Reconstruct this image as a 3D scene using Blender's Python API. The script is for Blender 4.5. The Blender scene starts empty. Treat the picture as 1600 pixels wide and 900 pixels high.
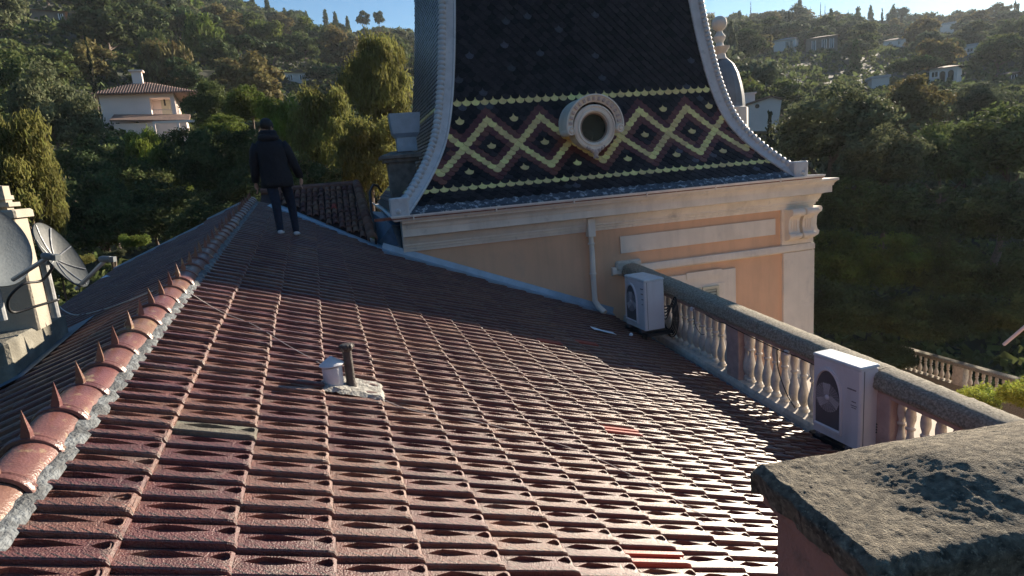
import bpy, math, random
import numpy as np
from mathutils import Vector, Matrix
random.seed(7); RNG = np.random.default_rng(7)
SC = bpy.context.scene
COL = SC.collection

# ------------------------------------------------------------------ camera, world, sun, exposure
FPX = 953.74                                   # focal length in pixels of a 1600 px wide picture
PITCH, ROLL, YAW, TY, INC, TH = [math.radians(v) for v in (10.9, -4.8, 16.56, -2.59, 4.64, 22.19)]
fwd = Vector((math.sin(YAW)*math.cos(PITCH), math.cos(YAW)*math.cos(PITCH), -math.sin(PITCH)))
rt0 = Vector((math.cos(YAW), -math.sin(YAW), 0)); up0 = rt0.cross(fwd)
camX = math.cos(ROLL)*rt0 + math.sin(ROLL)*up0
camY = -math.sin(ROLL)*rt0 + math.cos(ROLL)*up0
cam_d = bpy.data.cameras.new("camera"); cam = bpy.data.objects.new("camera", cam_d); COL.objects.link(cam)
cam.matrix_world = Matrix((camX, camY, -fwd)).transposed().to_4x4()
cam_d.sensor_width = 36; cam_d.lens = 36*FPX/1600; cam_d.clip_start = 0.05; cam_d.clip_end = 5000
SC.camera = cam
SUN_AZ = math.radians(56.5) - TY               # from +Y towards +X
SUN_EL = math.radians(16.5)
world = bpy.data.worlds.new("World"); SC.world = world; world.use_nodes = True
wn = world.node_tree; wn.nodes.clear()
sky = wn.nodes.new('ShaderNodeTexSky'); sky.sky_type = 'NISHITA'; sky.sun_disc = False
sky.sun_elevation = SUN_EL; sky.sun_rotation = SUN_AZ; sky.altitude = 50; sky.air_density = 1.0; sky.dust_density = 0.1; sky.ozone_density = 2.5
bg = wn.nodes.new('ShaderNodeBackground'); bg.inputs[1].default_value = 0.05
wo = wn.nodes.new('ShaderNodeOutputWorld'); hsv = wn.nodes.new('ShaderNodeHueSaturation'); hsv.inputs['Saturation'].default_value = 1.35; wn.links.new(sky.outputs[0], hsv.inputs['Color']); wn.links.new(hsv.outputs[0], bg.inputs[0]); wn.links.new(bg.outputs[0], wo.inputs[0])
sun_d = bpy.data.lights.new("sun", 'SUN'); sun_d.energy = 5.0; sun_d.angle = math.radians(0.5); sun_d.color = (1.0, 0.86, 0.68)
sun = bpy.data.objects.new("sun", sun_d); COL.objects.link(sun)
SDIR = Vector((math.sin(SUN_AZ)*math.cos(SUN_EL), math.cos(SUN_AZ)*math.cos(SUN_EL), math.sin(SUN_EL)))
sun.rotation_euler = SDIR.to_track_quat('Z', 'Y').to_euler()
SC.view_settings.view_transform = 'Standard'; SC.view_settings.look = 'None'; SC.view_settings.exposure = 1.55; SC.view_settings.gamma = 1
SC.cycles.max_bounces = 6; SC.cycles.transparent_max_bounces = 6
SC.cycles.use_denoising = True

# ------------------------------------------------------------------ frames of the place
Cv = Vector((0, math.cos(INC), math.sin(INC)))                 # along the ridge
D0 = Vector((math.cos(TH), 0, -math.sin(TH)))
Nv = D0.cross(Cv).normalized()                                  # roof normal
Dv = Cv.cross(Nv).normalized()                                  # down the right slope
ROOF_O = -1.6*Nv
ROOF_M = Matrix((Dv, Cv, Nv)).transposed().to_4x4(); ROOF_M.translation = ROOF_O
SR = -0.75                                                      # ridge line
DL = Vector((-Dv.x, Dv.y, Dv.z)); NL = DL.cross(-Cv).normalized()
if NL.z < 0: NL = -NL
LEFT_M = Matrix((DL, -Cv, NL)).transposed().to_4x4(); LEFT_M.translation = ROOF_O + SR*Dv
LEFT_IN_ROOF = ROOF_M.inverted() @ LEFT_M
TOW_M = Matrix.Rotation(TY, 4, 'Z')                              # tower frame: (h, n, z)
TH_ = Vector((math.cos(TY), math.sin(TY), 0)); TN_ = Vector((-math.sin(TY), math.cos(TY), 0))
def ray(x, y): return (x-800)/FPX*camX - (y-450)/FPX*camY + fwd
def at_n(x, y, n):
    r = ray(x, y); return r*(n/r.dot(TN_))
def at_x(x, y, X):
    r = ray(x, y); return r*(X/r.x)
def at_z(x, y, z):
    r = ray(x, y); return r*(z/r.z)
def at_r(x, y, R):
    r = ray(x, y); return r*(R/math.hypot(r.x, r.y))
def on_roof(x, y, k=0.0):
    r = ray(x, y); return r*((-1.6+k)/r.dot(Nv))
def tow(p):  return TOW_M.inverted() @ p
def proj(p):
    d = p.dot(fwd); return (800+FPX*p.dot(camX)/d, 450-FPX*p.dot(camY)/d, d)

# ------------------------------------------------------------------ materials
MATS = {}
def mat(name, col, rough=0.7, var=0.15, scale=6.0, bump=0.0, bscale=60.0, col2=None, patch=0.0, pscale=2.0, metal=0.0, spec=0.5,
        coat=0.0, island=0.0, trans=0.0, detail=4.0, pcut=0.55, streak=0.0):
    m = bpy.data.materials.new(name); m.use_nodes = True; nt = m.node_tree; N = nt.nodes; L = nt.links
    b = N['Principled BSDF']; b.inputs['Roughness'].default_value = rough; b.inputs['Metallic'].default_value = metal
    b.inputs['Specular IOR Level'].default_value = spec
    if coat: b.inputs['Coat Weight'].default_value = coat; b.inputs['Coat Roughness'].default_value = 0.33
    geo = N.new('ShaderNodeNewGeometry')
    no = N.new('ShaderNodeTexNoise'); no.inputs['Scale'].default_value = scale; no.inputs['Detail'].default_value = detail
    L.new(geo.outputs['Position'], no.inputs['Vector'])
    mr = N.new('ShaderNodeMapRange'); mr.inputs[1].default_value = .3; mr.inputs[2].default_value = .7
    mr.inputs[3].default_value = 1-var; mr.inputs[4].default_value = 1+var
    L.new(no.outputs['Fac'], mr.inputs[0])
    hs = N.new('ShaderNodeHueSaturation'); hs.inputs['Color'].default_value = (*col, 1)
    L.new(mr.outputs[0], hs.inputs['Value'])
    out = hs.outputs[0]
    if island:
        oi = N.new('ShaderNodeObjectInfo'); at = N.new('ShaderNodeAttribute'); at.attribute_name = 'rnd'
        ad = N.new('ShaderNodeMath'); ad.operation = 'ADD'; L.new(oi.outputs['Random'], ad.inputs[0]); L.new(at.outputs['Fac'], ad.inputs[1])
        fr = N.new('ShaderNodeMath'); fr.operation = 'FRACT'; L.new(ad.outputs[0], fr.inputs[0])
        m2 = N.new('ShaderNodeMapRange'); m2.inputs[3].default_value = 1-island; m2.inputs[4].default_value = 1+island; L.new(fr.outputs[0], m2.inputs[0])
        h2 = N.new('ShaderNodeHueSaturation'); L.new(out, h2.inputs['Color']); L.new(m2.outputs[0], h2.inputs['Value'])
        m3 = N.new('ShaderNodeMath'); m3.operation = 'MULTIPLY_ADD'; L.new(fr.outputs[0], m3.inputs[0]); m3.inputs[1].default_value = 0.04*(1 if island < .5 else 1.5); m3.inputs[2].default_value = 0.48
        L.new(m3.outputs[0], h2.inputs['Hue']); out = h2.outputs[0]
    if col2:
        n2 = N.new('ShaderNodeTexNoise'); n2.inputs['Scale'].default_value = pscale; n2.inputs['Detail'].default_value = 6; n2.inputs['Roughness'].default_value = .65
        L.new(geo.outputs['Position'], n2.inputs['Vector'])
        cr = N.new('ShaderNodeMapRange'); cr.inputs[1].default_value = pcut; cr.inputs[2].default_value = pcut+.12; cr.inputs[3].default_value = 0; cr.inputs[4].default_value = patch
        L.new(n2.outputs['Fac'], cr.inputs[0])
        mx = N.new('ShaderNodeMix'); mx.data_type = 'RGBA'; L.new(cr.outputs[0], mx.inputs[0]); L.new(out, mx.inputs[6]); mx.inputs[7].default_value = (*col2, 1)
        out = mx.outputs[2]
    if streak:
        mp = N.new('ShaderNodeMapping'); mp.inputs['Scale'].default_value = (3.2, 3.2, .35); L.new(geo.outputs['Position'], mp.inputs[0])
        ns = N.new('ShaderNodeTexNoise'); ns.inputs['Scale'].default_value = 1.0; ns.inputs['Detail'].default_value = 8; ns.inputs['Roughness'].default_value = .7; L.new(mp.outputs[0], ns.inputs['Vector'])
        sr = N.new('ShaderNodeMapRange'); sr.inputs[1].default_value = .48; sr.inputs[2].default_value = .78; sr.inputs[3].default_value = 0; sr.inputs[4].default_value = streak; L.new(ns.outputs['Fac'], sr.inputs[0])
        sm = N.new('ShaderNodeMix'); sm.data_type = 'RGBA'; L.new(sr.outputs[0], sm.inputs[0]); L.new(out, sm.inputs[6]); sm.inputs[7].default_value = (.13, .11, .095, 1); out = sm.outputs[2]
    L.new(out, b.inputs['Base Color'])
    if bump:
        n3 = N.new('ShaderNodeTexNoise'); n3.inputs['Scale'].default_value = bscale; n3.inputs['Detail'].default_value = 5
        L.new(geo.outputs['Position'], n3.inputs['Vector'])
        bp = N.new('ShaderNodeBump'); bp.inputs['Strength'].default_value = bump; bp.inputs['Distance'].default_value = 0.02
        L.new(n3.outputs['Fac'], bp.inputs['Height']); L.new(bp.outputs[0], b.inputs['Normal'])
    if trans:
        tr = N.new('ShaderNodeBsdfTranslucent'); L.new(out, tr.inputs['Color'])
        ms = N.new('ShaderNodeMixShader'); ms.inputs[0].default_value = trans
        L.new(b.outputs[0], ms.inputs[1]); L.new(tr.outputs[0], ms.inputs[2]); L.new(ms.outputs[0], N['Material Output'].inputs[0])
    MATS[name] = m
    return m

M_tile = mat('glazed_terracotta', (.132, .050, .040), .45, .3, 14, .5, 130, col2=(.17, .125, .10), patch=.65, pscale=6, island=.30, spec=.6, coat=.3)
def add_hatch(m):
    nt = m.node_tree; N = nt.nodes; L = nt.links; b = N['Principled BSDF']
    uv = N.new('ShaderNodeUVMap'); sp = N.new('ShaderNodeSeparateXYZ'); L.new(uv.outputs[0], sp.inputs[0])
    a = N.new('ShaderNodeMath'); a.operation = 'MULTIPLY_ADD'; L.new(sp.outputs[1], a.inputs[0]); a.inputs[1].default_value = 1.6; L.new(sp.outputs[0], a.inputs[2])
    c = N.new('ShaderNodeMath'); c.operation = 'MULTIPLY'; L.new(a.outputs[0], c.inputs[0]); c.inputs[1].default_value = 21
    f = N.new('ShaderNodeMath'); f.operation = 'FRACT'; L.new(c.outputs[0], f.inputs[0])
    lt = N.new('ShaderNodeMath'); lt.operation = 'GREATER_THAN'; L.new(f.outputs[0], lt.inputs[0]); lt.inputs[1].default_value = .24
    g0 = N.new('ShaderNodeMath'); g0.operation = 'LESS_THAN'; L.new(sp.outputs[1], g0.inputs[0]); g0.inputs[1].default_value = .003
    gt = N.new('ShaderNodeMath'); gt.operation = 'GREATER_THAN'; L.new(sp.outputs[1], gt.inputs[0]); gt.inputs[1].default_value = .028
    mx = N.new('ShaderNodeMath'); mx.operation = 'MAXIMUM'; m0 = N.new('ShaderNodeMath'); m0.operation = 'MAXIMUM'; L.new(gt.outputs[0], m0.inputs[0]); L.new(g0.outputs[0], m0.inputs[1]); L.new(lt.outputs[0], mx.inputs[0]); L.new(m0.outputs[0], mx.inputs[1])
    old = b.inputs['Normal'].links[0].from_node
    bl = b.inputs['Base Color'].links[0].from_socket; mm = N.new('ShaderNodeMix'); mm.data_type = 'RGBA'; L.new(mx.outputs[0], mm.inputs[0]); mm.inputs[6].default_value = (.02, .012, .01, 1); L.new(bl, mm.inputs[7]); L.new(mm.outputs[2], b.inputs['Base Color'])  # dark colour painted into the cut lines stands in for their shadow
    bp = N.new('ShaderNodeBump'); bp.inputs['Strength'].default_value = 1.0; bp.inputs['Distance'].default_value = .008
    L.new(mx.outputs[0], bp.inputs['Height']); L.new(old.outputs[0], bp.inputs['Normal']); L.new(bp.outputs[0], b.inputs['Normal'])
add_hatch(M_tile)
M_redtile = mat('new_red_tile', (.34, .065, .042), .5, .1, 20, .1, 100)
M_greytile = mat('lichen_grey_tile', (.13, .115, .09), .8, .3, 30, .4, 120, col2=(.20, .21, .16), patch=.8, pscale=14)
M_cap = mat('ridge_terracotta', (.16, .075, .06), .33, .2, 9, .2, 90, col2=(.34, .27, .15), patch=.7, pscale=14, island=.15, spec=.6, pcut=.57)
M_mortar = mat('weathered_mortar', (.13, .145, .155), .65, .5, 26, .8, 60, col2=(.05, .055, .06), patch=.9, pscale=9, pcut=.44)
M_zinc = mat('zinc_sheet', (.30, .40, .50), .42, .15, 5, .15, 20, metal=.25)
M_zincblue = mat('blue_grey_lining', (.10, .16, .22), .5, .25, 8, .2, 40)
M_deck = mat('roof_deck', (.06, .03, .025), .9)
M_canal = mat('canal_tile_clay', (.17, .085, .065), .75, .3, 12, .3, 80, col2=(.10, .10, .09), patch=.5, pscale=9, island=.3)
M_peach = mat('peach_render', (.74, .45, .28), .85, .06, 1.5, .25, 120, col2=(.55, .38, .27), patch=.35, pscale=1.1, streak=.2)
M_cream = mat('cream_stucco', (.78, .69, .58), .8, .07, 2.5, .2, 90, col2=(.44, .40, .36), patch=.3, pscale=2.2, streak=.22)
M_cornice = mat('cornice_paint', (.82, .74, .63), .7, .08, 3, .15, 60, col2=(.42, .38, .33), patch=.5, pscale=4, pcut=.6, streak=.28)
M_gutter = mat('painted_gutter', (.78, .74, .70), .5, .08, 6, .1, 40, col2=(.20, .09, .05), patch=.9, pscale=5, pcut=.66)
M_rust = mat('rusty_gutter_lip', (.20, .07, .045), .8, .4, 18, .3, 90, col2=(.5, .48, .45), patch=.8, pscale=12, pcut=.6)
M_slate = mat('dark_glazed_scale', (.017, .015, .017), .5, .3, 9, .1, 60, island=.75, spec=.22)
M_slateside = mat('dark_glazed_scale_side', (.06, .08, .11), .28, .3, 9, .15, 60, island=.5, spec=.6)  # paler, bluer base paints the sky sheen into the side tiles
M_yellow = mat('yellow_glazed_scale', (.76, .62, .24), .42, .12, 12, .1, 60, island=.15)
M_brown = mat('oxblood_glazed_scale', (.125, .034, .026), .42, .2, 12, .1, 60, island=.45)
M_hip = mat('hip_zinc', (.54, .55, .56), .55, .10, 5, .2, 60, col2=(.26, .27, .29), patch=.5, pscale=6)
M_flake = mat('flaked_lead', (.05, .065, .085), .6, .3, 10, .3, 50, col2=(.52, .54, .55), patch=.9, pscale=11, pcut=.52)
M_stone = mat('lichen_stone', (.40, .36, .28), .95, .45, 40, 1.0, 220, col2=(.10, .095, .08), patch=.7, pscale=60, detail=8, pcut=.52)
M_capstone = mat('rough_cap_stone', (.20, .17, .125), .95, .7, 50, 1.0, 300, col2=(.46, .40, .29), patch=.85, pscale=75, detail=8, pcut=.54)
M_baluster = mat('pale_baluster', (.62, .56, .48), .8, .15, 12, .25, 120, col2=(.30, .27, .23), patch=.6, pscale=10, streak=.4)
M_pinkwall = mat('pink_render', (.38, .21, .17), .9, .15, 5, .5, 90, col2=(.19, .13, .11), patch=.7, pscale=6, pcut=.5)
M_ac = mat('ac_white_paint', (.66, .65, .66), .4, .04, 3, .03, 200, streak=.3)
M_actop = mat('ac_top_paint', (.62, .66, .66), .4, .08, 12, .05, 200)
M_acdark = mat('ac_dark', (.10, .10, .11), .5, .1)
M_grille = mat('ac_grille', (.42, .40, .41), .45, .05)
M_print = mat('dark_print', (.12, .11, .13), .6, .1)
M_cable = mat('black_cable', (.02, .02, .022), .5, .1)
M_whitecable = mat('white_cable', (.5, .47, .45), .6, .1)
M_jacket = mat('navy_parka', (.006, .007, .013), .8, .3, 20, .9, 9)
M_jeans = mat('dark_jeans', (.010, .016, .036), .9, .3, 25, .3, 150)
M_hair = mat('black_hair', (.006, .005, .005), .6, .2)
M_skin = mat('skin', (.42, .24, .17), .6, .1)
M_shoe = mat('white_trainers', (.55, .56, .60), .6, .1)
M_lightwall = mat('white_wall', (.62, .58, .55), .85, .05, 1.0)
M_pinkhouse = mat('pale_pink_wall', (.80, .68, .62), .85, .06, .6)
M_brownwall = mat('stone_house_wall', (.20, .16, .13), .9, .2, 1.0)
M_dishmat = mat('dish_metal', (.13, .15, .16), .5, .15, 6, .1, 60)
M_glass = mat('window_dark_glass', (.02, .025, .03), .12, .1, spec=.6)
M_ocglass = mat('oculus_glass', (.012, .018, .015), .10, .3, 3, spec=.5)
M_shutter = mat('pale_shutter', (.52, .50, .38), .7, .05)
M_bark = mat('bark', (.12, .09, .07), .9, .3, 8, .5, 30)
M_palebark = mat('pale_bark', (.26, .23, .19), .9, .3, 8, .4, 30)
M_ground = mat('hillside_ground', (.026, .032, .015), .95, .4, .3, .0, 1, col2=(.045, .038, .022), patch=.5, pscale=.12)
M_bounceterrace = mat('bounce_terrace_paving', (.62, .50, .38), .85, .1, 2)  # warm pale tone picked to bounce sun onto the tower front
M_steel = mat('galvanised_steel', (.40, .41, .42), .45, .2, 12, .1, 50, metal=.5)
M_darkpipe = mat('dark_flue', (.055, .045, .04), .6, .35, 22, .3, 60)
M_ventpaint = mat('vent_paint', (.55, .56, .58), .5, .12, 10, .2, 50)
M_litter = mat('white_scrap', (.7, .72, .75), .6, .05)
M_whitepaint = mat('white_paint', (.8, .8, .8), .4, .03)
# foliage
F = {}
for nm, c, t in (('oak', (.100, .125, .044), .3), ('oak_dark', (.070, .094, .038), .25), ('olive', (.130, .145, .075), .3),
                 ('euc', (.185, .185, .055), .45), ('bamboo', (.21, .25, .045), .45), ('green', (.115, .150, .034), .4), ('pine', (.065, .095, .038), .22),
                 ('grey', (.115, .135, .080), .3), ('cypress', (.022, .034, .018), .08), ('ochre', (.16, .135, .055), .32)):
    F[nm] = mat('foliage_'+nm, c, .8, .5, .9, 0, 1, island=.22, trans=t, spec=.12)

# ------------------------------------------------------------------ mesh helpers
class B:
    def __init__(s): s.v = []; s.f = []; s.uv = []; s.rnd = []; s.mi = []
    def add(s, vs, fs, M=None, uvs=None, rnd=0.0, mi=0):
        o = len(s.v)
        if M is not None: vs = [tuple(M @ Vector(p)) for p in vs]
        s.v += [tuple(p) for p in vs]
        for f in fs: s.f.append(tuple(i+o for i in f)); s.rnd.append(rnd); s.mi.append(mi)
        if uvs: s.uv += list(uvs)
        return s
    def box(s, x0, x1, y0, y1, z0, z1, M=None, mi=0):
        vs = [(x, y, z) for x in (x0, x1) for y in (y0, y1) for z in (z0, z1)]
        fs = [(0, 1, 3, 2), (4, 6, 7, 5), (0, 4, 5, 1), (2, 3, 7, 6), (0, 2, 6, 4), (1, 5, 7, 3)]
        return s.add(vs, fs, M, mi=mi)
    def bbox(s, x0, x1, y0, y1, z0, z1, b, M=None):          # box with chamfered vertical edges and top
        o = [(x0+b, y0), (x1-b, y0), (x1, y0+b), (x1, y1-b), (x1-b, y1), (x0+b, y1), (x0, y1-b), (x0, y0+b)]
        cx, cy = (x0+x1)/2, (y0+y1)/2
        ins = [(cx+(x-cx)*(1-b/abs(x1-x0)*2), cy+(y-cy)*(1-b/abs(y1-y0)*2)) for x, y in o]
        vs = [(x, y, z0) for x, y in o]+[(x, y, z1-b) for x, y in o]+[(x, y, z1) for x, y in ins]
        fs = [tuple(range(7, -1, -1)), tuple(range(16, 24))]
        for k in (0, 8):
            for i in range(8): j = (i+1) % 8; fs.append((k+i, k+j, k+8+j, k+8+i))
        return s.add(vs, fs, M)
    def prism(s, poly, ax, a0, a1, M=None, mi=0):            # poly in the two other axes, extruded along ax
        n = len(poly); vs = []
        for a in (a0, a1):
            for p in poly:
                q = list(p); q.insert(ax, a); vs.append(tuple(q))
        fs = [tuple(range(n)), tuple(range(2*n-1, n-1, -1))]+[(i, i+n, (i+1) % n+n, (i+1) % n) for i in range(n)]
        return s.add(vs, fs, M, mi=mi)
    def lathe(s, prof, seg=16, M=None, a0=0, a1=2*math.pi, cap=True):
        full = abs(a1-a0-2*math.pi) < 1e-6; n = seg if full else seg+1
        vs = []
        for r, z in prof:
            for i in range(n):
                a = a0+(a1-a0)*i/seg; vs.append((r*math.cos(a), r*math.sin(a), z))
        fs = []
        for k in range(len(prof)-1):
            for i in range(seg):
                j = (i+1) % n if full else i+1
                fs.append((k*n+i, k*n+j, (k+1)*n+j, (k+1)*n+i))
        if cap and full:
            fs.append(tuple(range(n-1, -1, -1))); fs.append(tuple(range((len(prof)-1)*n, len(prof)*n)))
        return s.add(vs, fs, M)
    def tube(s, pts, rad, seg=8, M=None, cap=True):
        pts = [Vector(p) for p in pts]; rads = rad if isinstance(rad, (list, tuple)) else [rad]*len(pts)
        vs = []; up = Vector((0, 0, 1))
        for i, p in enumerate(pts):
            d = (pts[min(i+1, len(pts)-1)]-pts[max(i-1, 0)]).normalized()
            u = d.cross(up)
            if u.length < .05: u = d.cross(Vector((1, 0, 0)))
            u.normalize(); w = d.cross(u)
            for k in range(seg):
                a = 2*math.pi*k/seg; vs.append(tuple(p+rads[i]*(math.cos(a)*u+math.sin(a)*w)))
        fs = []
        for i in range(len(pts)-1):
            for k in range(seg):
                j = (k+1) % seg; fs.append((i*seg+k, i*seg+j, (i+1)*seg+j, (i+1)*seg+k))
        if cap: fs.append(tuple(range(seg))); fs.append(tuple(range(len(pts)*seg-1, (len(pts)-1)*seg-1, -1)))
        return s.add(vs, fs, M)
    def sweep(s, prof, path, M=None, close=True, cap=True):   # prof: list of (a, b); path: list of (origin, A, Bv)
        n = len(prof); vs = []
        for o, A, Bv in path:
            for a, b in prof: vs.append(tuple(o+a*A+b*Bv))
        fs = []
        for k in range(len(path)-1):
            for i in range(n if close else n-1):
                j = (i+1) % n; fs.append((k*n+i, (k+1)*n+i, (k+1)*n+j, k*n+j))
        if cap and close: fs.append(tuple(range(n))); fs.append(tuple(range(len(path)*n-1, (len(path)-1)*n-1, -1)))
        return s.add(vs, fs, M)
    def mesh(s, name, smooth=False):
        me = bpy.data.meshes.new(name); me.from_pydata(s.v, [], s.f)
        if s.uv and len(s.uv) == len(s.v):
            ul = me.uv_layers.new(name='UVMap'); idx = np.empty(len(me.loops), dtype=np.int32); me.loops.foreach_get('vertex_index', idx)
            ul.data.foreach_set('uv', np.asarray(s.uv, dtype=np.float32)[idx].ravel())
        if any(s.rnd):
            at = me.attributes.new('rnd', 'FLOAT', 'FACE'); at.data.foreach_set('value', np.asarray(s.rnd, dtype=np.float32))
        if any(s.mi): me.polygons.foreach_set('material_index', s.mi)
        if smooth: me.polygons.foreach_set('use_smooth', [True]*len(me.polygons))
        me.update(); return me
def fixn(me):
    import bmesh
    bm = bmesh.new(); bm.from_mesh(me); bmesh.ops.recalc_face_normals(bm, faces=bm.faces); bm.to_mesh(me); bm.free(); return me
def obj(name, b, m, parent=None, M=None, smooth=False, label=None, kind=None, fix=True, auto=None):
    me = b if isinstance(b, bpy.types.Mesh) else b.mesh(name, smooth)
    if fix and not isinstance(b, bpy.types.Mesh): fixn(me)
    if m is not None and not me.materials:
        for mm in (m if isinstance(m, (list, tuple)) else [m]): me.materials.append(mm)
    o = bpy.data.objects.new(name, me); COL.objects.link(o)
    if parent: o.parent = parent
    if M is not None: o.matrix_local = M
    if label: o['label'] = label
    if kind: o['kind'] = kind
    if auto:
        me.polygons.foreach_set('use_smooth', [True]*len(me.polygons))
        try: me.set_sharp_from_angle(angle=math.radians(auto))
        except Exception: pass
    return o
def thing(name, label, cat, M=None, group=None, kind=None):
    o = bpy.data.objects.new(name, None); COL.objects.link(o); o.empty_display_size = .2
    if M is not None: o.matrix_world = M
    o['label'] = label; o['category'] = cat
    if group: o['group'] = group
    if kind: o['kind'] = kind
    return o
def tag(o, label, cat, group=None, kind=None):
    o['label'] = label; o['category'] = cat
    if group: o['group'] = group
    if kind: o['kind'] = kind
    return o
def T(x, y, z): return Matrix.Translation((x, y, z))
def RZ(a): return Matrix.Rotation(a, 4, 'Z')

# ================================================================== TERRAIN
def sky_tan(az):      # tangent of the ground skyline elevation by azimuth (degrees)
    return float(np.interp(az, [-60, -20, -4, 0, 5, 11, 20, 37, 42, 47, 52, 57, 90], [.30, .30, .240, .220, .203, .197, .185, .172, .159, .138, .128, .114, .10]))
def sky_R(az): return float(np.interp(az, [-60, -5, 15, 37, 90], [300, 290, 330, 430, 470]))
def ground_z(x, y):
    r = math.hypot(x, y); az = math.degrees(math.atan2(x, y))
    if az < -90 or az > 120: az = -60 if az < 0 else 90
    R = sky_R(az); t = sky_tan(az)
    z0 = -13.5
    if r < 20: z = z0
    elif r < R:
        k = (r-20)/(R-20); z = z0 + (t*R-z0)*(k**.92)
    else: z = t*R + (r-R)*.02 - max(0, r-R-60)*.05
    z += 1.2*math.sin(x*.045+1.3)*math.cos(y*.04)*min(1, max(0, (r-30)/60))
    return z
tb = B(); rs = [0, 8, 16, 24, 32, 42, 54, 68, 84, 102, 124, 150, 180, 215, 250, 290, 330, 380, 440, 520, 650, 780, 900]; na = 96
for r in rs:
    for i in range(na):
        a = 2*math.pi*i/na; x, y = r*math.sin(a), r*math.cos(a)
        tb.v.append((x, y, ground_z(x, y) if r < 1000 else -14 + 0*r))
for k in range(len(rs)-1):
    for i in range(na):
        j = (i+1) % na; tb.f.append((k*na+i, (k+1)*na+i, (k+1)*na+j, k*na+j)); tb.rnd.append(0); tb.mi.append(0)
obj('hillside_terrain', tb, M_ground, kind='structure', smooth=True)

# ================================================================== ROOF TILES
TL, TW = .378, .146
def tile_geo(W=TW, L=TL, diamond=True):
    v, f, uv = [], [], []
    def base(u): return .012+.026*max(u, 0)/L
    def q(*ps):
        o = len(v)
        for p in ps: v.append((p[0], p[1], p[2])); uv.append((p[0], p[1]))
        f.append(tuple(range(o, o+len(ps))))
    sec = [(.000, -.03), (.001, .014), (.006, .020), (.032, .020), (.039, .013), (.041, -.004)]
    us = [(-.03, 1, 0), (L-.04, 1, 0), (L-.015, .85, -.002), (L-.001, .3, -.008)]
    rows = [[(u, a, base(u)+(b if b < 0 else b*s)+d) for a, b in sec] for u, s, d in us]
    for k in range(len(rows)-1):
        for i in range(len(sec)-1): q(rows[k][i], rows[k+1][i], rows[k+1][i+1], rows[k][i+1])
    e = L-.001; be = base(e)-.008
    q(*([rows[-1][i] for i in range(1, 6)][::-1]+[(e, 0, -.004), (e, .041, -.004)]))
    v0, v1, vg = .041, .134, W
    if diamond:
        us = [(-.03, None), (.030, (.100, .100)), (.070, (.090, .117)), (.105, (.081, .130)), (.165, (.084, .126)), (.215, (.092, .115)), (.275, (.098, .098)),
              (.290, (.098, .098)), (.318, (.086, .117)), (.343, (.078, .128)), (.357, (.085, .122)), (.362, (.098, .098)), (e, None)]
    else:
        us = [(-.03, None), (e, None)]
    top = lambda u, vv: (u, vv, base(u)-(.004 if vv == v0 else 0)-(.008 if u == e else 0)-(.006 if vv == vg else 0))
    flo = lambda u, vv: (u, vv, base(u)-.021)
    for k in range(len(us)-1):
        (ua, ha), (ub, hb) = us[k], us[k+1]
        if ha is None and hb is None:
            q(top(ua, v0), top(ub, v0), top(ub, v1), top(ua, v1))
        elif ha is None or (k > 0 and hb is None) or (ha[0] == ha[1] and hb[0] == hb[1]):
            ma = [ha[0]] if ha else []; mb = [hb[0]] if hb else []
            q(*([top(ua, v0), top(ub, v0)]+[top(ub, m) for m in mb]+[top(ub, v1), top(ua, v1)]+[top(ua, m) for m in ma]))
        else:
            q(top(ua, v0), top(ub, v0), top(ub, hb[0]), top(ua, ha[0])); q(top(ua, ha[1]), top(ub, hb[1]), top(ub, v1), top(ua, v1))
            q(top(ua, ha[0]), top(ub, hb[0]), flo(ub, hb[0]), flo(ua, ha[0])); q(top(ub, hb[1]), top(ua, ha[1]), flo(ua, ha[1]), flo(ub, hb[1]))
            q(flo(ua, ha[0]), flo(ub, hb[0]), flo(ub, hb[1]), flo(ua, ha[1]))
        q(top(ua, v1), top(ub, v1), top(ub, vg), top(ua, vg))
    q((e, .041, be), (e, .041, -.004), (e, W, -.004), (e, W, be-.006), (e, v1, be))
    if not diamond:
        sec2 = [(.080, -.001), (.083, .013), (.108, .013), (.112, -.001)]
        r2 = [[(u, a, base(u)+b) for a, b in sec2] for u in (-.02, L-.004)]
        for i in range(3): q(r2[0][i], r2[1][i], r2[1][i+1], r2[0][i+1])
        q(*r2[1][::-1])
    return v, f, uv
TV, TF, TUV = tile_geo(); TV2, TF2, TUV2 = tile_geo(diamond=False)
def tile_mesh(name, V, Fc, UV, m):
    b = B(); b.add(V, Fc, uvs=UV); me = b.mesh(name); me.materials.append(m); return me
ME_tile = tile_mesh('tile', TV, TF, TUV, M_tile); ME_red = tile_mesh('tile_red', TV2, TF2, TUV2, M_redtile); ME_grey = tile_mesh('tile_grey', TV, TF, TUV, M_greytile)

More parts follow.
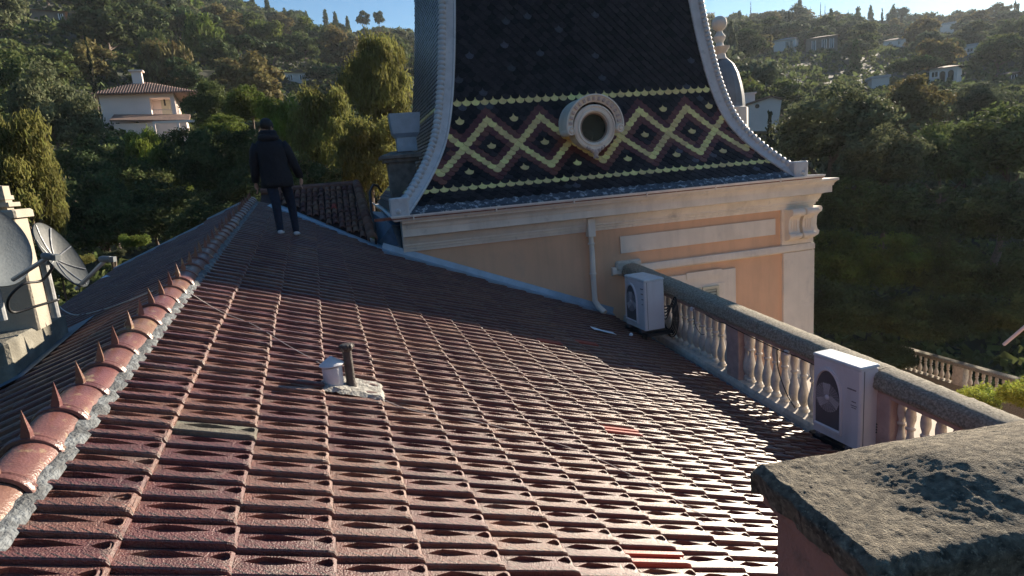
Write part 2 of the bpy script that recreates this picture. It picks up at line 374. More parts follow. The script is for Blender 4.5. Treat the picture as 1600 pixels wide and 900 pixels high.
roof = thing('tiled_roof', 'long glazed red tile roof sloping down to the stone balustrade', 'roof', ROOF_M)
WALLN = 10.95
def t_wall(s, n=WALLN):      # roof coordinate t where the roof meets the plane n = const of the tower
    return (n - ROOF_O.dot(TN_) - s*Dv.dot(TN_))/Cv.dot(TN_)
def s_at_h(h, t): return (h-ROOF_O.dot(TH_)-t*Cv.dot(TH_))/Dv.dot(TH_)
VAL = [(.05, 12.9), (.22, 12.55), (1.05, 11.8), (1.62, 11.25)]
def t_end(s):
    if s < 1.7: return float(np.interp(s, [p[0] for p in VAL], [p[1] for p in VAL]))
    return t_wall(s)-.12
S_EAVE = 6.34
tiles = []
for i in range(-2, 17):
    s0 = .12+TL*(i-1)            # upper edge of the course
    if s0+TL > S_EAVE+.05: continue
    if s0 < -.64: s0 = -.64
    for j in range(-8, 90):
        t0 = j*TW + .02
        if t0+TW > t_end(s0+TL/2): continue
        if t0 < .3 and s0 < 1.8: continue
        if s0 > 3.3 and t0 < 1.5: continue
        if t0 < -.4: continue
        jit = Matrix.Rotation(random.gauss(0, .007), 4, 'Z') @ Matrix.Rotation(random.gauss(0, .012), 4, 'X') @ Matrix.Rotation(random.gauss(0, .006), 4, 'Y')
        Mx = T(s0+random.gauss(0, .004), t0, random.uniform(0, .003)) @ jit
        c = ROOF_M @ Vector((s0+TL/2, t0+TW/2, 0)); px, py, d = proj(c)
        vis = d > .3 and -60 < px < 1280 and py < 930
        tiles.append([(d if vis else 99+d), Mx, None, (s0, t0)])
ltiles = []
for i in range(0, 6):
    for j in range(-92, -20):
        t0 = j*TW
        if -t0 > 11.55 + .0*i and i > 1: continue
        if -t0 > 12.3: continue
        c = LEFT_M @ Vector((i*TL+.05, t0, 0))
        Mx = LEFT_IN_ROOF @ T(i*TL+.03, t0, random.uniform(0, .003))
        ltiles.append(Mx)
special = {}
def nearest_tile(px, py, key):
    p = ROOF_M.inverted() @ on_roof(px, py)
    best = min(tiles, key=lambda a: (a[3][0]+TL/2-p.x)**2+4*(a[3][1]+TW/2-p.y)**2); best[2] = key; best[0] = -1
nearest_tile(1022, 868, 'red'); nearest_tile(975, 676, 'red2'); nearest_tile(360, 681, 'grey'); nearest_tile(872, 541, 'red3'); nearest_tile(897, 536, 'red3')
tiles.sort(key=lambda a: a[0])
for k, (d, Mx, key, _) in enumerate(tiles[:300]):
    me = ME_tile if key is None else (ME_grey if key == 'grey' else ME_red)
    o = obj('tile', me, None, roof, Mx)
    if key == 'grey': o['label'] = 'grey lichen covered tile'
    elif key: o['label'] = 'bright red replacement tile'
fb = B()
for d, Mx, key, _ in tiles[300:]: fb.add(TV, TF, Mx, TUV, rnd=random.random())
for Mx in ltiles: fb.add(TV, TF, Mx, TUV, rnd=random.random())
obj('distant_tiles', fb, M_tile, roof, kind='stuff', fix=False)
# deck below the tiles
db = B()
def deckpoly(pts, M=None, th=.12):
    n = len(pts); vs = [(x, y, -.012) for x, y in pts]+[(x, y, -th) for x, y in pts]
    db.add(vs, [tuple(range(n)), tuple(range(2*n-1, n-1, -1))]+[(i, (i+1) % n, (i+1) % n+n, i+n) for i in range(n)], M)
deckpoly([(-.75, .3), (1.8, .3), (1.8, -.4), (S_EAVE, -.4), (S_EAVE, t_wall(S_EAVE)), (1.7, t_wall(1.7)-.02), (1.62, 11.35), (.05, 13.0), (-.75, 13.0)])
deckpoly([(0.003, -12.4), (0.003, -2.9), (6*TL, -2.9), (6*TL, -11.6), (2*TL, -11.6), (2*TL-.1, -12.4)], LEFT_IN_ROOF)
obj('roof_deck', db, M_deck, roof)
# verge strip and eave strip of the left slope
vb = B()
vb.box(.1, 2*TL, -12.42, -12.34, -.02, .07, LEFT_IN_ROOF); vb.box(2*TL-.05, 6*TL+.03, -11.68, -11.57, -.02, .065, LEFT_IN_ROOF)
vb.box(6*TL-.02, 6*TL+.09, -11.68, -2.9, -.06, .04, LEFT_IN_ROOF)
obj('verge_flashing', vb, M_zinc, roof)
# mortar strip along the ridge
mb = B(); nt_ = 260
for k in range(nt_+1):
    t = .4+(12.6-.4)*k/nt_
    for j, s in enumerate((-.69, -.655, -.625, -.592, -.562)):
        z = [.044, .047, .047, .046, .030][j] + random.gauss(0, .003)
        mb.v.append((s+(random.gauss(0, .003) if j > 2 else 0), t, z))
for k in range(nt_):
    for j in range(4):
        a = k*5+j; mb.f.append((a, a+1, a+6, a+5)); mb.rnd.append(0); mb.mi.append(0)
obj('ridge_mortar', mb, M_mortar, roof, smooth=True)
mb2 = B()
mb2.v = [(-x-1.5+.0, y, z) if False else (-.75-(x+.75)-.02, y, z) for x, y, z in mb.v]; mb2.f = mb.f; mb2.rnd = mb.rnd; mb2.mi = mb.mi
# ridge caps with spikes
def cap_mesh():
    b = B(); seg = 14
    def ring(t, R): return [((R*.96)*math.cos(a), t, R*.74*math.sin(a)-.012) for a in [math.radians(-12+204*k/seg) for k in range(seg+1)]]
    prof = [(.31, .100), (.045, .105), (.043, .117), (.034, .121), (.024, .115), (.018, .122), (.004, .122), (-.004, .117), (-.006, .098)]
    rows = [ring(t, R) for t, R in prof]; vs = [p for r in rows for p in r]; n = seg+1
    b.add(vs, [(k*n+i, k*n+i+1, (k+1)*n+i+1, (k+1)*n+i) for k in range(len(rows)-1) for i in range(seg)])
    return b.mesh('ridge_cap', False)
def spike_mesh():
    b = B(); w, t = .019, .015
    vs = [(-w, -t, 0), (w, -t, 0), (w, t, 0), (-w, t, 0), (-w*.85, -t*.8, .03), (w*.85, -t*.8, .03), (w*.85, t*.8, .03), (-w*.85, t*.8, .03), (-.010, -.004, .128)]
    b.add(vs, [(0, 1, 5, 4), (1, 2, 6, 5), (2, 3, 7, 6), (3, 0, 4, 7), (4, 5, 8), (5, 6, 8), (6, 7, 8), (7, 4, 8)])
    return fixn(b.mesh('spike'))
ME_cap = cap_mesh(); ME_cap.materials.append(M_cap); ME_cap.polygons.foreach_set('use_smooth', [True]*len(ME_cap.polygons))
try: ME_cap.set_sharp_from_angle(angle=math.radians(35))
except Exception: pass
ME_spk = spike_mesh(); ME_spk.materials.append(M_cap)
CAPP = .30
for k in range(0, 41):
    t = .63+CAPP*k
    if t > 12.7: break
    c = obj('ridge_cap', ME_cap, None, roof, T(SR+.048+random.gauss(0, .004), t, .012+random.gauss(0, .003)) @ Matrix.Rotation(random.gauss(0, .01), 4, 'Z'))
    obj('spike', ME_spk, None, c, T(-.035, .015, .064) @ Matrix.Rotation(random.gauss(-.26, .05), 4, 'Y') @ RZ(random.gauss(0, .15)))
# ridge end: a fan of ribbed tiles at the far end
# sawtooth flashing against the tower wall
fl = B(); s = 1.62; pts_up = []; pts_lo = []
ss = []
k = 0
sc = .12+TL*4
while s < 6.3:
    ss.append(s); s += TL/4
for s in ss:
    ph = ((s-.12) / TL) % 1.0
    saw = .02+.085*ph if ph < .8 else .088-.068*(ph-.8)/.2
    tw = t_wall(s); pts_up.append((s, tw, .16)); pts_lo.append((s, tw-.10-saw, .045))
n = len(ss); vs = [(a, b+.0, c) for a, b, c in pts_up]+[(a, b-.03, .06) for a, b, c in pts_up]+pts_lo+[(a, b, .0) for a, b, c in pts_lo]
fl.add(vs, [(r*n+i, r*n+i+1, (r+1)*n+i+1, (r+1)*n+i) for r in range(3) for i in range(n-1)])
obj('wall_flashing', fl, M_zinc, roof)
# zinc valley between this roof and the small one, and the zinc panel by the tower
vz = B()
up = [(-.35, 12.95), (.05, 13.05), (.5, 12.62), (1.05, 12.15), (1.75, 11.62), (2.0, 11.5)]
lo = [(-.40, 12.3), (.02, 12.2), (.40, 11.85), (.9, 11.4), (1.45, 10.92), (1.75, 10.6)]
n = len(up); vs = [(a, b, .062) for a, b in lo]+[(a, b, .05) for a, b in up]+[(a, b, -.02) for a, b in lo]
vz.add(vs, [(i, i+1, n+i+1, n+i) for i in range(n-1)]+[(i, i+1, 2*n+i+1, 2*n+i) for i in range(n-1)])
obj('valley_flashing', vz, M_zinc, roof)
# red-brown eave gutter lining beside the balustrade
gb = B(); xs = [(S_EAVE-.03, -.02), (S_EAVE+.01, -.07), (S_EAVE+.22, -.03), (S_EAVE+.24, .03)]
for i in range(len(xs)-1):
    (a, b), (c, d) = xs[i], xs[i+1]
    gb.add([(a, -.4, b), (a, t_wall(a), b), (c, t_wall(c), d), (c, -.4, d)], [(0, 1, 2, 3)])
obj('eave_gutter', gb, M_zincblue, roof)

# ------------------------------------------------------------------ small canal tile roof
P1 = on_roof(470, 336); P2 = on_roof(590, 388)
rn = 13.6; ridL = at_n(462, 300, rn); ridR = at_n(556, 292, rn); ridL2 = ridL+(ridL-ridR)*1.3
zr = (ridL.z+ridR.z)/2
cross = thing('canal_tile_roof', 'small dull clay canal tile roof between the long roof and the tower', 'roof')
hx = TH_.copy()
up_ = Vector((0, 0, 0))
low = at_n(575, 378, 11.35)
dvec = Vector(((ridR-low).dot(TN_)*TN_.x, (ridR-low).dot(TN_)*TN_.y, ridR.z-low.z)).normalized()   # up the slope
cn = hx.cross(dvec).normalized()
if cn.z < 0: cn = -cn
CRM = Matrix((hx, dvec, cn)).transposed().to_4x4(); CRM.translation = Vector((TN_.x*rn+hx.x*0, TN_.y*rn, zr))
CRI = CRM.inverted(); cross.matrix_world = CRM
def canal_geo(w=.115, L=.27):
    b = B(); seg = 6; rows = []
    for y, s in ((0, .80), (-L, 1.0)):
        rows.append([(s*w/2*math.cos(a)*.92, y, .015+(.010 if y < 0 else 0)+s*w*.36*math.sin(a)) for a in [math.pi*k/seg for k in range(seg+1)]])
    vs = rows[0]+rows[1]; n = seg+1
    fs = [(i, i+n, i+1+n, i+1) for i in range(seg)]
    low_ = [(x*.8, y+.001, z-.018) for x, y, z in rows[1]]; vs += low_; fs += [(n+i, 2*n+i, 2*n+i+1, n+i+1) for i in range(seg)]
    return vs, fs
CV_, CF_ = canal_geo()
b = B(); b.add(CV_, CF_); ME_canal = b.mesh('tile_canal', True); ME_canal.materials.append(M_canal)
b = B(); b.add(CV_, CF_); ME_canalred = b.mesh('tile_canal_red', True); ME_canalred.materials.append(M_redtile)
hR = (CRI @ ridR).x; hLow = (CRI @ low).x; yLow = (CRI @ low).y
k = 0
redp = CRI @ at_n(525, 325, 12.9)
best = None; canals = []
for r in range(0, 16):
    y = -.05-r*.21
    for c in range(-26, 16):
        h = c*.118 + hR - .12
        p = CRM @ Vector((h, y-.15, 0)); q = ROOF_M.inverted() @ p
        if q.z < .03 or q.x < -.45 or proj(p)[0] < 412: continue
        rb = hR + (hLow-hR)*min(1.2, y/yLow)
        if h > rb-.02: continue
        canals.append((h, y))
if canals:
    pr = proj
    best = min(canals, key=lambda a: (proj(CRM @ Vector((a[0], a[1]-.15, .04)))[0]-527)**2+(proj(CRM @ Vector((a[0], a[1]-.15, .04)))[1]-325)**2)
for h, y in canals:
    o = obj('tile', ME_canalred if (h, y) == best else ME_canal, None, cross, T(h, y+.08, random.uniform(0, .008)) @ Matrix.Rotation(random.gauss(0, .025), 4, 'Z') @ Matrix.Rotation(-.10+random.gauss(0, .02), 4, 'X'))
    if (h, y) == best: o['label'] = 'redder clay tile'
cb = B(); hLm = (CRI @ at_n(408, 303, rn)).x
cb.add([(hLm, .05, 0), (hR, .05, 0), (hLow+.05, yLow*1.05, 0), (hLm, yLow*.5, 0)], [(0, 1, 2, 3)])
cb.add([(hLm, .05, 0), (hR, .05, 0), (hR+.0, 1.6, -1.6), (hLm, 1.6, -1.6)], [(0, 1, 2, 3)])
cb.add([(hR, .05, 0), (hLow+.05, yLow*1.05, 0), (hLow+.05, yLow*1.05+.3, -1.2), (hR, 1.6, -1.6)], [(0, 1, 2, 3)])
obj('roof_deck', cb, M_deck, cross)
e0 = Vector((hR+.02, .0, .06)); e1 = Vector((hLow+.08, yLow, .06)); nn = 9
ed = (e1-e0); ex = ed.normalized()
for k in range(nn):
    p = e0+ed*(k+.0)/nn
    zax = Vector((0, 0, 1)); yax = -ex; xax = yax.cross(zax).normalized(); Mh = Matrix((xax, yax, xax.cross(yax))).transposed().to_4x4(); Mh.translation = p
    sc = Matrix.Diagonal((1.8, 1.5, 2.2, 1))
    obj('hip_tile', ME_canal, None, cross, Mh @ sc)
rb_ = B(); rb_.tube([(hLm, .06, .05), (hR+.03, .06, .05)], .07, 8)
obj('ridge_roll', rb_, M_canal, cross)

# ------------------------------------------------------------------ TOWER
tower = thing('tower', 'peach walled square tower with a tall dark patterned scale tile mansard roof', 'tower', TOW_M)
HL, HR, N0 = .75, 8.82, 10.6; HC = (HL+HR)/2; NB = N0+(HR-HL)
PROF = [(0, -.62), (.12, -.49), (.33, -.27), (.56, .02), (.77, .32), (.93, .62), (1.08, 1.10), (1.17, 1.5), (1.25, 1.95), (1.34, 2.55), (1.42, 3.2), (1.50, 4.0), (1.6, 5.0), (1.75, 6.2)]
# smooth the profile by arc length
pa = [0]
for i in range(1, len(PROF)): pa.append(pa[-1]+math.hypot(PROF[i][0]-PROF[i-1][0], PROF[i][1]-PROF[i-1][1]))
aa = np.linspace(0, pa[-1], 200); dd = np.interp(aa, pa, [p[0] for p in PROF]); zz = np.interp(aa, pa, [p[1] for p in PROF])
for _ in range(60):
    dd[1:-1] = (dd[:-2]+2*dd[1:-1]+dd[2:])/4; zz[1:-1] = (zz[:-2]+2*zz[1:-1]+zz[2:])/4
def prof_at(a):
    d = float(np.interp(a, aa, dd)); z = float(np.interp(a, aa, zz)); d2 = float(np.interp(a+.03, aa, dd)); z2 = float(np.interp(a+.03, aa, zz))
    d1 = float(np.interp(max(0, a-.03), aa, dd)); z1 = float(np.interp(max(0, a-.03), aa, zz)); t = Vector((d2-d1, z2-z1)).normalized()
    return d, z, t
A_ROW0 = float(np.interp(-.30, zz, aa)); A_20 = float(np.interp(1.24, zz, aa)); ROWH = (A_20-A_ROW0)/20
shell = B()
ring = []
for k in range(0, 200, 4):
    d, z = dd[k], zz[k]; ring.append([(HL+d, N0+d, z), (HR-d, N0+d, z), (HR-d, NB-d, z), (HL+d, NB-d, z)])
vs = [p for r in ring for p in r]
shell.add(vs, [(k*4+i, k*4+(i+1) % 4, (k+1)*4+(i+1) % 4, (k+1)*4+i) for k in range(len(ring)-1) for i in range(4)]+[tuple(range(len(vs)-4, len(vs)))])
mans = obj('mansard_roof', shell, M_slate, tower, fix=True)
SW = .175
def scale_geo():
    w = SW*.97/2; L = .165; out = [(-w, L), (-w, .085), (-w*.93, .05), (-w*.70, .022), (-w*.36, .004), (0, 0), (w*.36, .004), (w*.70, .022), (w*.93, .05), (w, .085), (w, L)]
    def hz(y): return .022-.016*y/L
    vs = [(x, y, hz(y)) for x, y in out]+[(x, y, hz(y)-.011) for x, y in out]; n = len(out)
    fs = [tuple(range(n))]+[(i, i+n, i+1+n, i+1) for i in range(n-1)]
    return vs, fs
SV, SF = scale_geo()
def scale_mesh(nm, m):
    b = B(); b.add(SV, SF); me = b.mesh(nm); me.materials.append(m); return me
ME_sy = scale_mesh('scale_tile_yellow', M_yellow)
stuffb = {'dark': B(), 'brown': B()}
nyel = 0; HALF0 = HC-HL
def pattern(r, x):        # x in tile widths from the axis, r row counted from the lower yellow line
    if r == 0 or r == 20: return 'y'
    if 2 <= r <= 18:
        u = x % 6
        if 4 <= r <= 16:
            k = (16-r)*.5
            dmin = min(abs(((x-k) % 6)), 6-((x-k) % 6), abs((x+k) % 6), 6-((x+k) % 6))
            if dmin < .26: return 'y'
            inside = None
            if dmin < 1.3: return 'b'
            if r in (10,) and min(u, 6-u) < .3: return 'y'
            if r in (4, 16) and abs(u-3) < .3: return 'y'
            return 'd'
        rr = 4-r if r < 4 else r-16
        dmin = min(u, 6-u)
        if dmin + rr*.5 < 1.6: return 'b'
    return 'd'
for r in range(-3, 62):
    a = A_ROW0+r*ROWH; d, z, t = prof_at(a)
    if z > 5.6: break
    y_ax = Vector((0, t.x, t.y)); z_ax = Vector((0, -t.y, t.x)); x_ax = Vector((1, 0, 0)); half = HALF0-d-.10
    for c in range(-26, 27):
        x = c+(.5 if r % 2 else 0)
        h = HC+x*SW
        if abs(x*SW) > half: continue
        Mx = Matrix((x_ax, y_ax, z_ax)).transposed().to_4x4(); Mx.translation = Vector((h, N0+d, z))
        Mx = Mx @ Matrix.Rotation(random.gauss(0, .025), 4, 'Z') @ Matrix.Rotation(random.gauss(0, .012), 4, 'X')
        kx = pattern(r, x)
        if kx == 'y' and nyel < 300: obj('scale_tile', ME_sy, None, mans, Mx); nyel += 1
        else: stuffb['brown' if kx == 'b' else 'dark'].add(SV, SF, Mx, rnd=random.random()+.001, mi=1 if (kx != 'b' and random.random() < .035) else 0)
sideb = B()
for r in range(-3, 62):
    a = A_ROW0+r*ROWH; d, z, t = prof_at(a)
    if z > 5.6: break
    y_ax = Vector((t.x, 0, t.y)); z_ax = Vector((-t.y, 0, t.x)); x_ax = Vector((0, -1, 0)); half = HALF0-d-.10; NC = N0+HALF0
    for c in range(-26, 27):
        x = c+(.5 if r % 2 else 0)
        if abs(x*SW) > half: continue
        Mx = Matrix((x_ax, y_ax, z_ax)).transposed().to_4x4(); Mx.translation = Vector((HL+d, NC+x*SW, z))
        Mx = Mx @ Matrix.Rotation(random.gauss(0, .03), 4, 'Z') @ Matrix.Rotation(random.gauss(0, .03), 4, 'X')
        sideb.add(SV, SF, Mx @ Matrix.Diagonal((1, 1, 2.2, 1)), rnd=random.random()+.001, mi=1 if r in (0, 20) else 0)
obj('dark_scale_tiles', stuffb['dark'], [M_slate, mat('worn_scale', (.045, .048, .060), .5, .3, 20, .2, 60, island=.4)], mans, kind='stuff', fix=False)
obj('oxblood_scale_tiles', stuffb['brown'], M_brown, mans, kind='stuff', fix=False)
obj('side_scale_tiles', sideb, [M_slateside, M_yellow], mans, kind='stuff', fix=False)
# flaking lead strip at the foot of the mansard
lb = B()
lb.prism([(N0-.03, -.63), (N0-.03, -.585), (N0+.135, -.465), (N0+.17, -.50)], 0, HL-.05, HR+.05)
obj('lead_apron', lb, M_flake, mans)
# hips: zinc band with a rope of beads
bead = B(); bead.lathe([(0.0, -.05), (.045, -.042), (.072, -.015), (.075, .012), (.05, .04), (0, .05)], 10)
ME_bead = bead.mesh('bead', True); ME_bead.materials.append(M_hip); fixn(ME_bead)
for sx, h0, nm in ((1, HL, 'l'), (-1, HR, 'r')):
    path = []; pb = B()
    for k in range(0, 200, 3):
        d, z = dd[k], zz[k]; t = Vector((dd[min(k+3, 199)]-dd[max(k-3, 0)], zz[min(k+3, 199)]-zz[max(k-3, 0)])).normalized()
        o = Vector((h0+sx*d, N0+d, z)); out_f = Vector((0, -t.y, t.x)); out_s = Vector((-sx*t.y, 0, t.x)); path.append((o, out_f, out_s, sx))
    n = 9; vs = []
    for o, f_, s_, q in path:
        A = Vector((q, 0, 0)); Bv = Vector((0, 1, 0)); dg = (f_+s_)
        vs += [o+A*.20+f_*.0, o+A*.20+f_*.045, o+A*.165+f_*.06, o+A*.15+f_*.045, o+A*.06+f_*.05, o+dg*.07, o+Bv*.06+s_*.05, o+Bv*.17+s_*.045, o+Bv*.20+s_*0]
    pb.add(vs, [(k*n+i, k*n+i+1, (k+1)*n+i+1, (k+1)*n+i) for k in range(len(path)-1) for i in range(n-1)]+[tuple(range(n))])
    hip = obj('hip_cap', pb, M_hip, tower, auto=40)
    a = .03
    while a < aa[-1]-1.2:
        d, z, t = prof_at(a); o = Vector((h0+sx*d, N0+d, z)); out = (Vector((0, -t.y, t.x))+Vector((-sx*t.y, 0, t.x))).normalized()
        tang = Vector((sx*t.x, t.x, t.y)).normalized(); X_ = out.cross(tang).normalized()
        Mx = Matrix((X_, out, tang)).transposed().to_4x4(); Mx.translation = o+out*.085
        obj('bead', ME_bead, None, hip, Mx @ Matrix.Rotation(.5, 4, 'X') @ Matrix.Diagonal((1.15, .9, 1.05, 1)))
        a += .093
    fb_ = B(); d, z = dd[0], zz[0]
    fb_.bbox(h0-sx*.12 if sx > 0 else h0-.20, h0+.20 if sx > 0 else h0+.12, N0-.06, N0+.14, -.66, -.30, .02)
    obj('hip_foot', fb_, M_hip, hip)
# walls
WL, WR = .93, 9.35
wb = B(); wb.box(WL, WR, WALLN, WALLN+8.2, -9, -.95); obj('wall', wb, M_peach, tower)
def front(name, h0, h1, z0, z1, o, m, ch=.0, par=None, base=0.0):
    b = B(); b.box(h0, h1, WALLN-o, WALLN-base+.02, z0, z1); return obj(name, b, m, par or tower)
def around(prof, h0, h1, nm, m, left=False, smooth=True, back=None):    # sweep a profile (out, z) along front, then right side
    b = B(); n = len(prof); vs = []
    st = [lambda o, z: (h0, WALLN-o, z), lambda o, z: (h1+o, WALLN-o, z), lambda o, z: (h1+o, WALLN+8.2, z)]
    for fn in st:
        for o, z in prof: vs.append(fn(o, z))
    b.add(vs, [(k*n+i, k*n+(i+1) % n, (k+1)*n+(i+1) % n, (k+1)*n+i) for k in range(2) for i in range(n)]+[tuple(range(n)), tuple(range(2*n, 3*n))])
    return obj(nm, b, m, tower, auto=30)
corn = [(-.05, -.70), (.56, -.70), (.56, -.745), (.52, -.76), (.47, -.80), (.455, -.845), (.43, -.85), (.425, -.865), (.425, -.985), (.30, -.99), (.22, -1.01), (.20, -1.07), (.165, -1.12), (.15, -1.13),
        (.15, -1.165), (.10, -1.175), (.10, -1.215), (.065, -1.225), (.05, -1.275), (-.05, -1.275)]
corn = [(o*.66 if o > 0 else o, z) for o, z in corn]
around(corn, .80, WR-.0, 'cornice', M_cornice)
around([(-.05, -2.02), (.06, -2.03), (.075, -2.07), (.075, -2.16), (.03, -2.19), (-.05, -2.19)], 4.75, WR-.02, 'string_course', M_cream)
front('wall_panel', 4.96, 8.46, -1.77, -1.44, .035, M_cream)
front('corner_pilaster', 8.64, WR+.05, -9, -2.19, .06, M_cream)
front('pilaster_block', 8.60, WR+.03, -2.02, -1.27, .05, M_cream)
pb_ = B(); pb_.box(WR-.02, WR+.06, WALLN-.055, WALLN+.8, -9, -2.19); obj('corner_pilaster', pb_, M_cream, tower)
# bracket scrolls below the cornice at the corner
for hc in (8.80, 9.14):
    b = B(); sp = [(0, -1.28), (.24, -1.28), (.27, -1.33), (.25, -1.39), (.17, -1.42), (.13, -1.50), (.12, -1.66), (.15, -1.76), (.20, -1.80), (.18, -1.87), (.08, -1.92), (0, -1.93)]
    b.prism([(WALLN-.05-o, z) for o, z in sp], 0, hc-.13, hc+.13)
    for dz, r, oo in ((-1.335, .07, .22), (-1.82, .05, .155)):
        b.lathe([(0, -.15), (r, -.15), (r*1.1, -.135), (r*1.1, .135), (r, .15), (0, .15)], 12, T(hc, WALLN-.05-oo, dz) @ Matrix.Rotation(math.pi/2, 4, 'Y'))
    for q in (-.06, 0, .06): b.box(hc+q-.012, hc+q+.012, WALLN-.05-.145, WALLN-.05-.1, -1.74, -1.46)
    obj('scroll_bracket', b, M_cream, tower)
b = B(); sp = [(0, -1.28), (.24, -1.28), (.27, -1.33), (.25, -1.39), (.17, -1.42), (.13, -1.50), (.12, -1.66), (.15, -1.76), (.20, -1.80), (.18, -1.87), (.08, -1.92), (0, -1.93)]
b.prism([(WR+.03+o, z) for o, z in sp], 1, WALLN+.0, WALLN+.26); obj('scroll_bracket', b, M_cream, tower)
# gutter of the mansard
gprof = [(.27, -.70), (.41, -.70), (.46, -.62), (.46, -.60), (.445, -.60), (.405, -.665), (.27, -.665)]
b = B(); n = len(gprof); vs = []
gh0, gh1 = .42, WR-.30
st = [lambda o, z: (gh0+.33-(o-.33), 19.0, z), lambda o, z: (gh0+.33-(o-.33), WALLN-o, z), lambda o, z: (gh1+o-.2, WALLN-o, z), lambda o, z: (gh1+o-.2, 19.0, z)]
for fn in st:
    for o, z in gprof: vs.append(fn(o-.0, z))
b.add(vs, [(k*n+i, k*n+(i+1) % n, (k+1)*n+(i+1) % n, (k+1)*n+i) for k in range(3) for i in range(n)]+[tuple(range(n)), tuple(range(3*n, 4*n))])
gut = obj('gutter', b, M_gutter, tower)
lp = B(); lp.box(.35, WR-.06, WALLN-.444, WALLN-.29, -.664, -.618); lp.box(WR-.22, WR-.055, WALLN-.44, 19, -.663, -.622); obj('gutter_bed', lp, M_rust, gut)
for hc in np.arange(1.0, 9.2, 1.45):
    b = B(); b.box(hc-.012, hc+.012, WALLN-.468, WALLN-.44, -.69, -.60); obj('gutter_joint', b, M_cornice, gut)
# downpipe
dp = B(); ph = tow(at_n(922, 350, 10.85)).x
dp.box(ph-.07, ph+.07, WALLN-.18, WALLN-.02, -1.36, -1.02)
dp.tube([(ph, WALLN-.10, -1.3), (ph+.01, WALLN-.10, -1.7), (ph-.0, WALLN-.10, -2.05), (ph+.01, WALLN-.10, -2.62), (ph+.06, WALLN-.16, -2.74), (ph+.12, WALLN-.3, -2.83)], [.045, .05, .055, .055, .055, .055], 12)
dpo = obj('downpipe', dp, M_cornice, tower)
for z in (-1.5, -2.08):
    b = B(); b.lathe([(.058, -.02), (.066, -.012), (.066, .012), (.058, .02)], 12, T(ph, WALLN-.10, z)); obj('pipe_collar', b, M_cornice, dpo)
# window behind the balustrade
wx0, wx1 = 5.86, 7.49
w = B(); w.box(wx0, wx1, WALLN-.05, WALLN+.02, -4.3, -2.36); w.box(6.35, 7.15, WALLN-.07, WALLN-.045, -2.47, -2.33)
surr = obj('window', w, M_cream, tower)
w = B(); w.box(wx0+.26, wx1-.26, WALLN-.062, WALLN-.045, -4.3, -2.62); obj('frame', w, M_cornice, surr)
for q, (a, b_) in enumerate(((wx0+.30, (wx0+wx1)/2-.02), ((wx0+wx1)/2+.02, wx1-.42))):
    w = B(); w.box(a, a+.05, WALLN-.10, WALLN-.066, -4.3, -2.66); w.box(b_-.05, b_, WALLN-.10, WALLN-.066, -4.3, -2.66); w.box(a+.05, b_-.05, WALLN-.10, WALLN-.066, -2.72, -2.66)
    for z in np.arange(-4.25, -2.74, .062):
        w.add([(a+.05, WALLN-.098, z-.012), (b_-.05, WALLN-.098, z-.012), (b_-.05, WALLN-.068, z+.028), (a+.05, WALLN-.068, z+.028)], [(0, 1, 2, 3)])
    obj('shutter', w, M_shutter, surr)
    w = B(); w.box(a, b_, WALLN-.0655, WALLN-.0635, -4.3, -2.66); obj('pane', w, M_glass, surr)
# oculus
on_, oh, oz = 11.13, 4.63, .66
OM = T(oh, on_, oz) @ Matrix.Rotation(math.pi/2, 4, 'X')      # local z points to the camera side (-n)
OM = OM @ Matrix.Diagonal((.93, .93, 1, 1))
oc = obj('oculus', B().lathe([(.30, -.75), (.44, -.75), (.455, -.02), (.46, .0), (.455, .035), (.42, .05), (.41, .03), (.37, .03), (.355, .055), (.32, .05), (.30, .0), (.285, -.01), (.275, -.06)], 40, cap=False), M_cornice, tower, OM, auto=35)
obj('pane', B().lathe([(0, -.06), (.28, -.055)], 32, cap=False), M_ocglass, oc)
rb2 = B().lathe([(.272, -.05), (.272, .004), (.292, .008), (.30, -.005)], 36, cap=False); obj('frame', rb2, mat('oculus_frame_wood', (.30, .22, .16), .6), oc, smooth=True)
hd = B(); a0_, a1_ = math.radians(-8), math.radians(188)
hd.lathe([(.47, -.7), (.60, -.7), (.615, -.02), (.625, .09), (.60, .10), (.585, .07), (.47, .03)], 40, T(-.0, .03, 0), a0_, a1_)
hood = obj('hood', hd, M_cornice, oc, auto=35)
for sx in (-1, 1):
    for rr, zz_ in ((.085, .105), (.055, .125), (.028, .14)):
        pass
    v_ = B().lathe([(0, -.3), (.085, -.3), (.088, .09), (.075, .115), (.06, .11), (.052, .095), (.04, .10), (.03, .125), (0, .13)], 18, T(sx*.535, -.05, 0)); obj('volute', v_, M_cornice, hood, auto=40)
for k in range(15):
    a = math.radians(8+164*k/14); c_ = B(); c_.box(.50, .57, -.022, .022, .03, .085, T(0, .03, 0) @ RZ(a)); obj('dentil', c_, mat('dentil_stone', (.52, .42, .38), .8) if k == 0 else MATS['dentil_stone'], hood)
orn = B()
for x, y, r in ((0, -.50, .07), (-.07, -.46, .05), (.07, -.46, .05), (-.14, -.42, .04), (.14, -.42, .04), (0, -.57, .045), (-.19, -.385, .03), (.19, -.385, .03), (-.035, -.60, .025), (.035, -.60, .025)):
    orn.lathe([(0, .0), (r, .0), (r*.9, .03), (r*.5, .05), (0, .055)], 9, T(x, y, .01))
obj('ornament', orn, MATS['dentil_stone'], oc, auto=50)

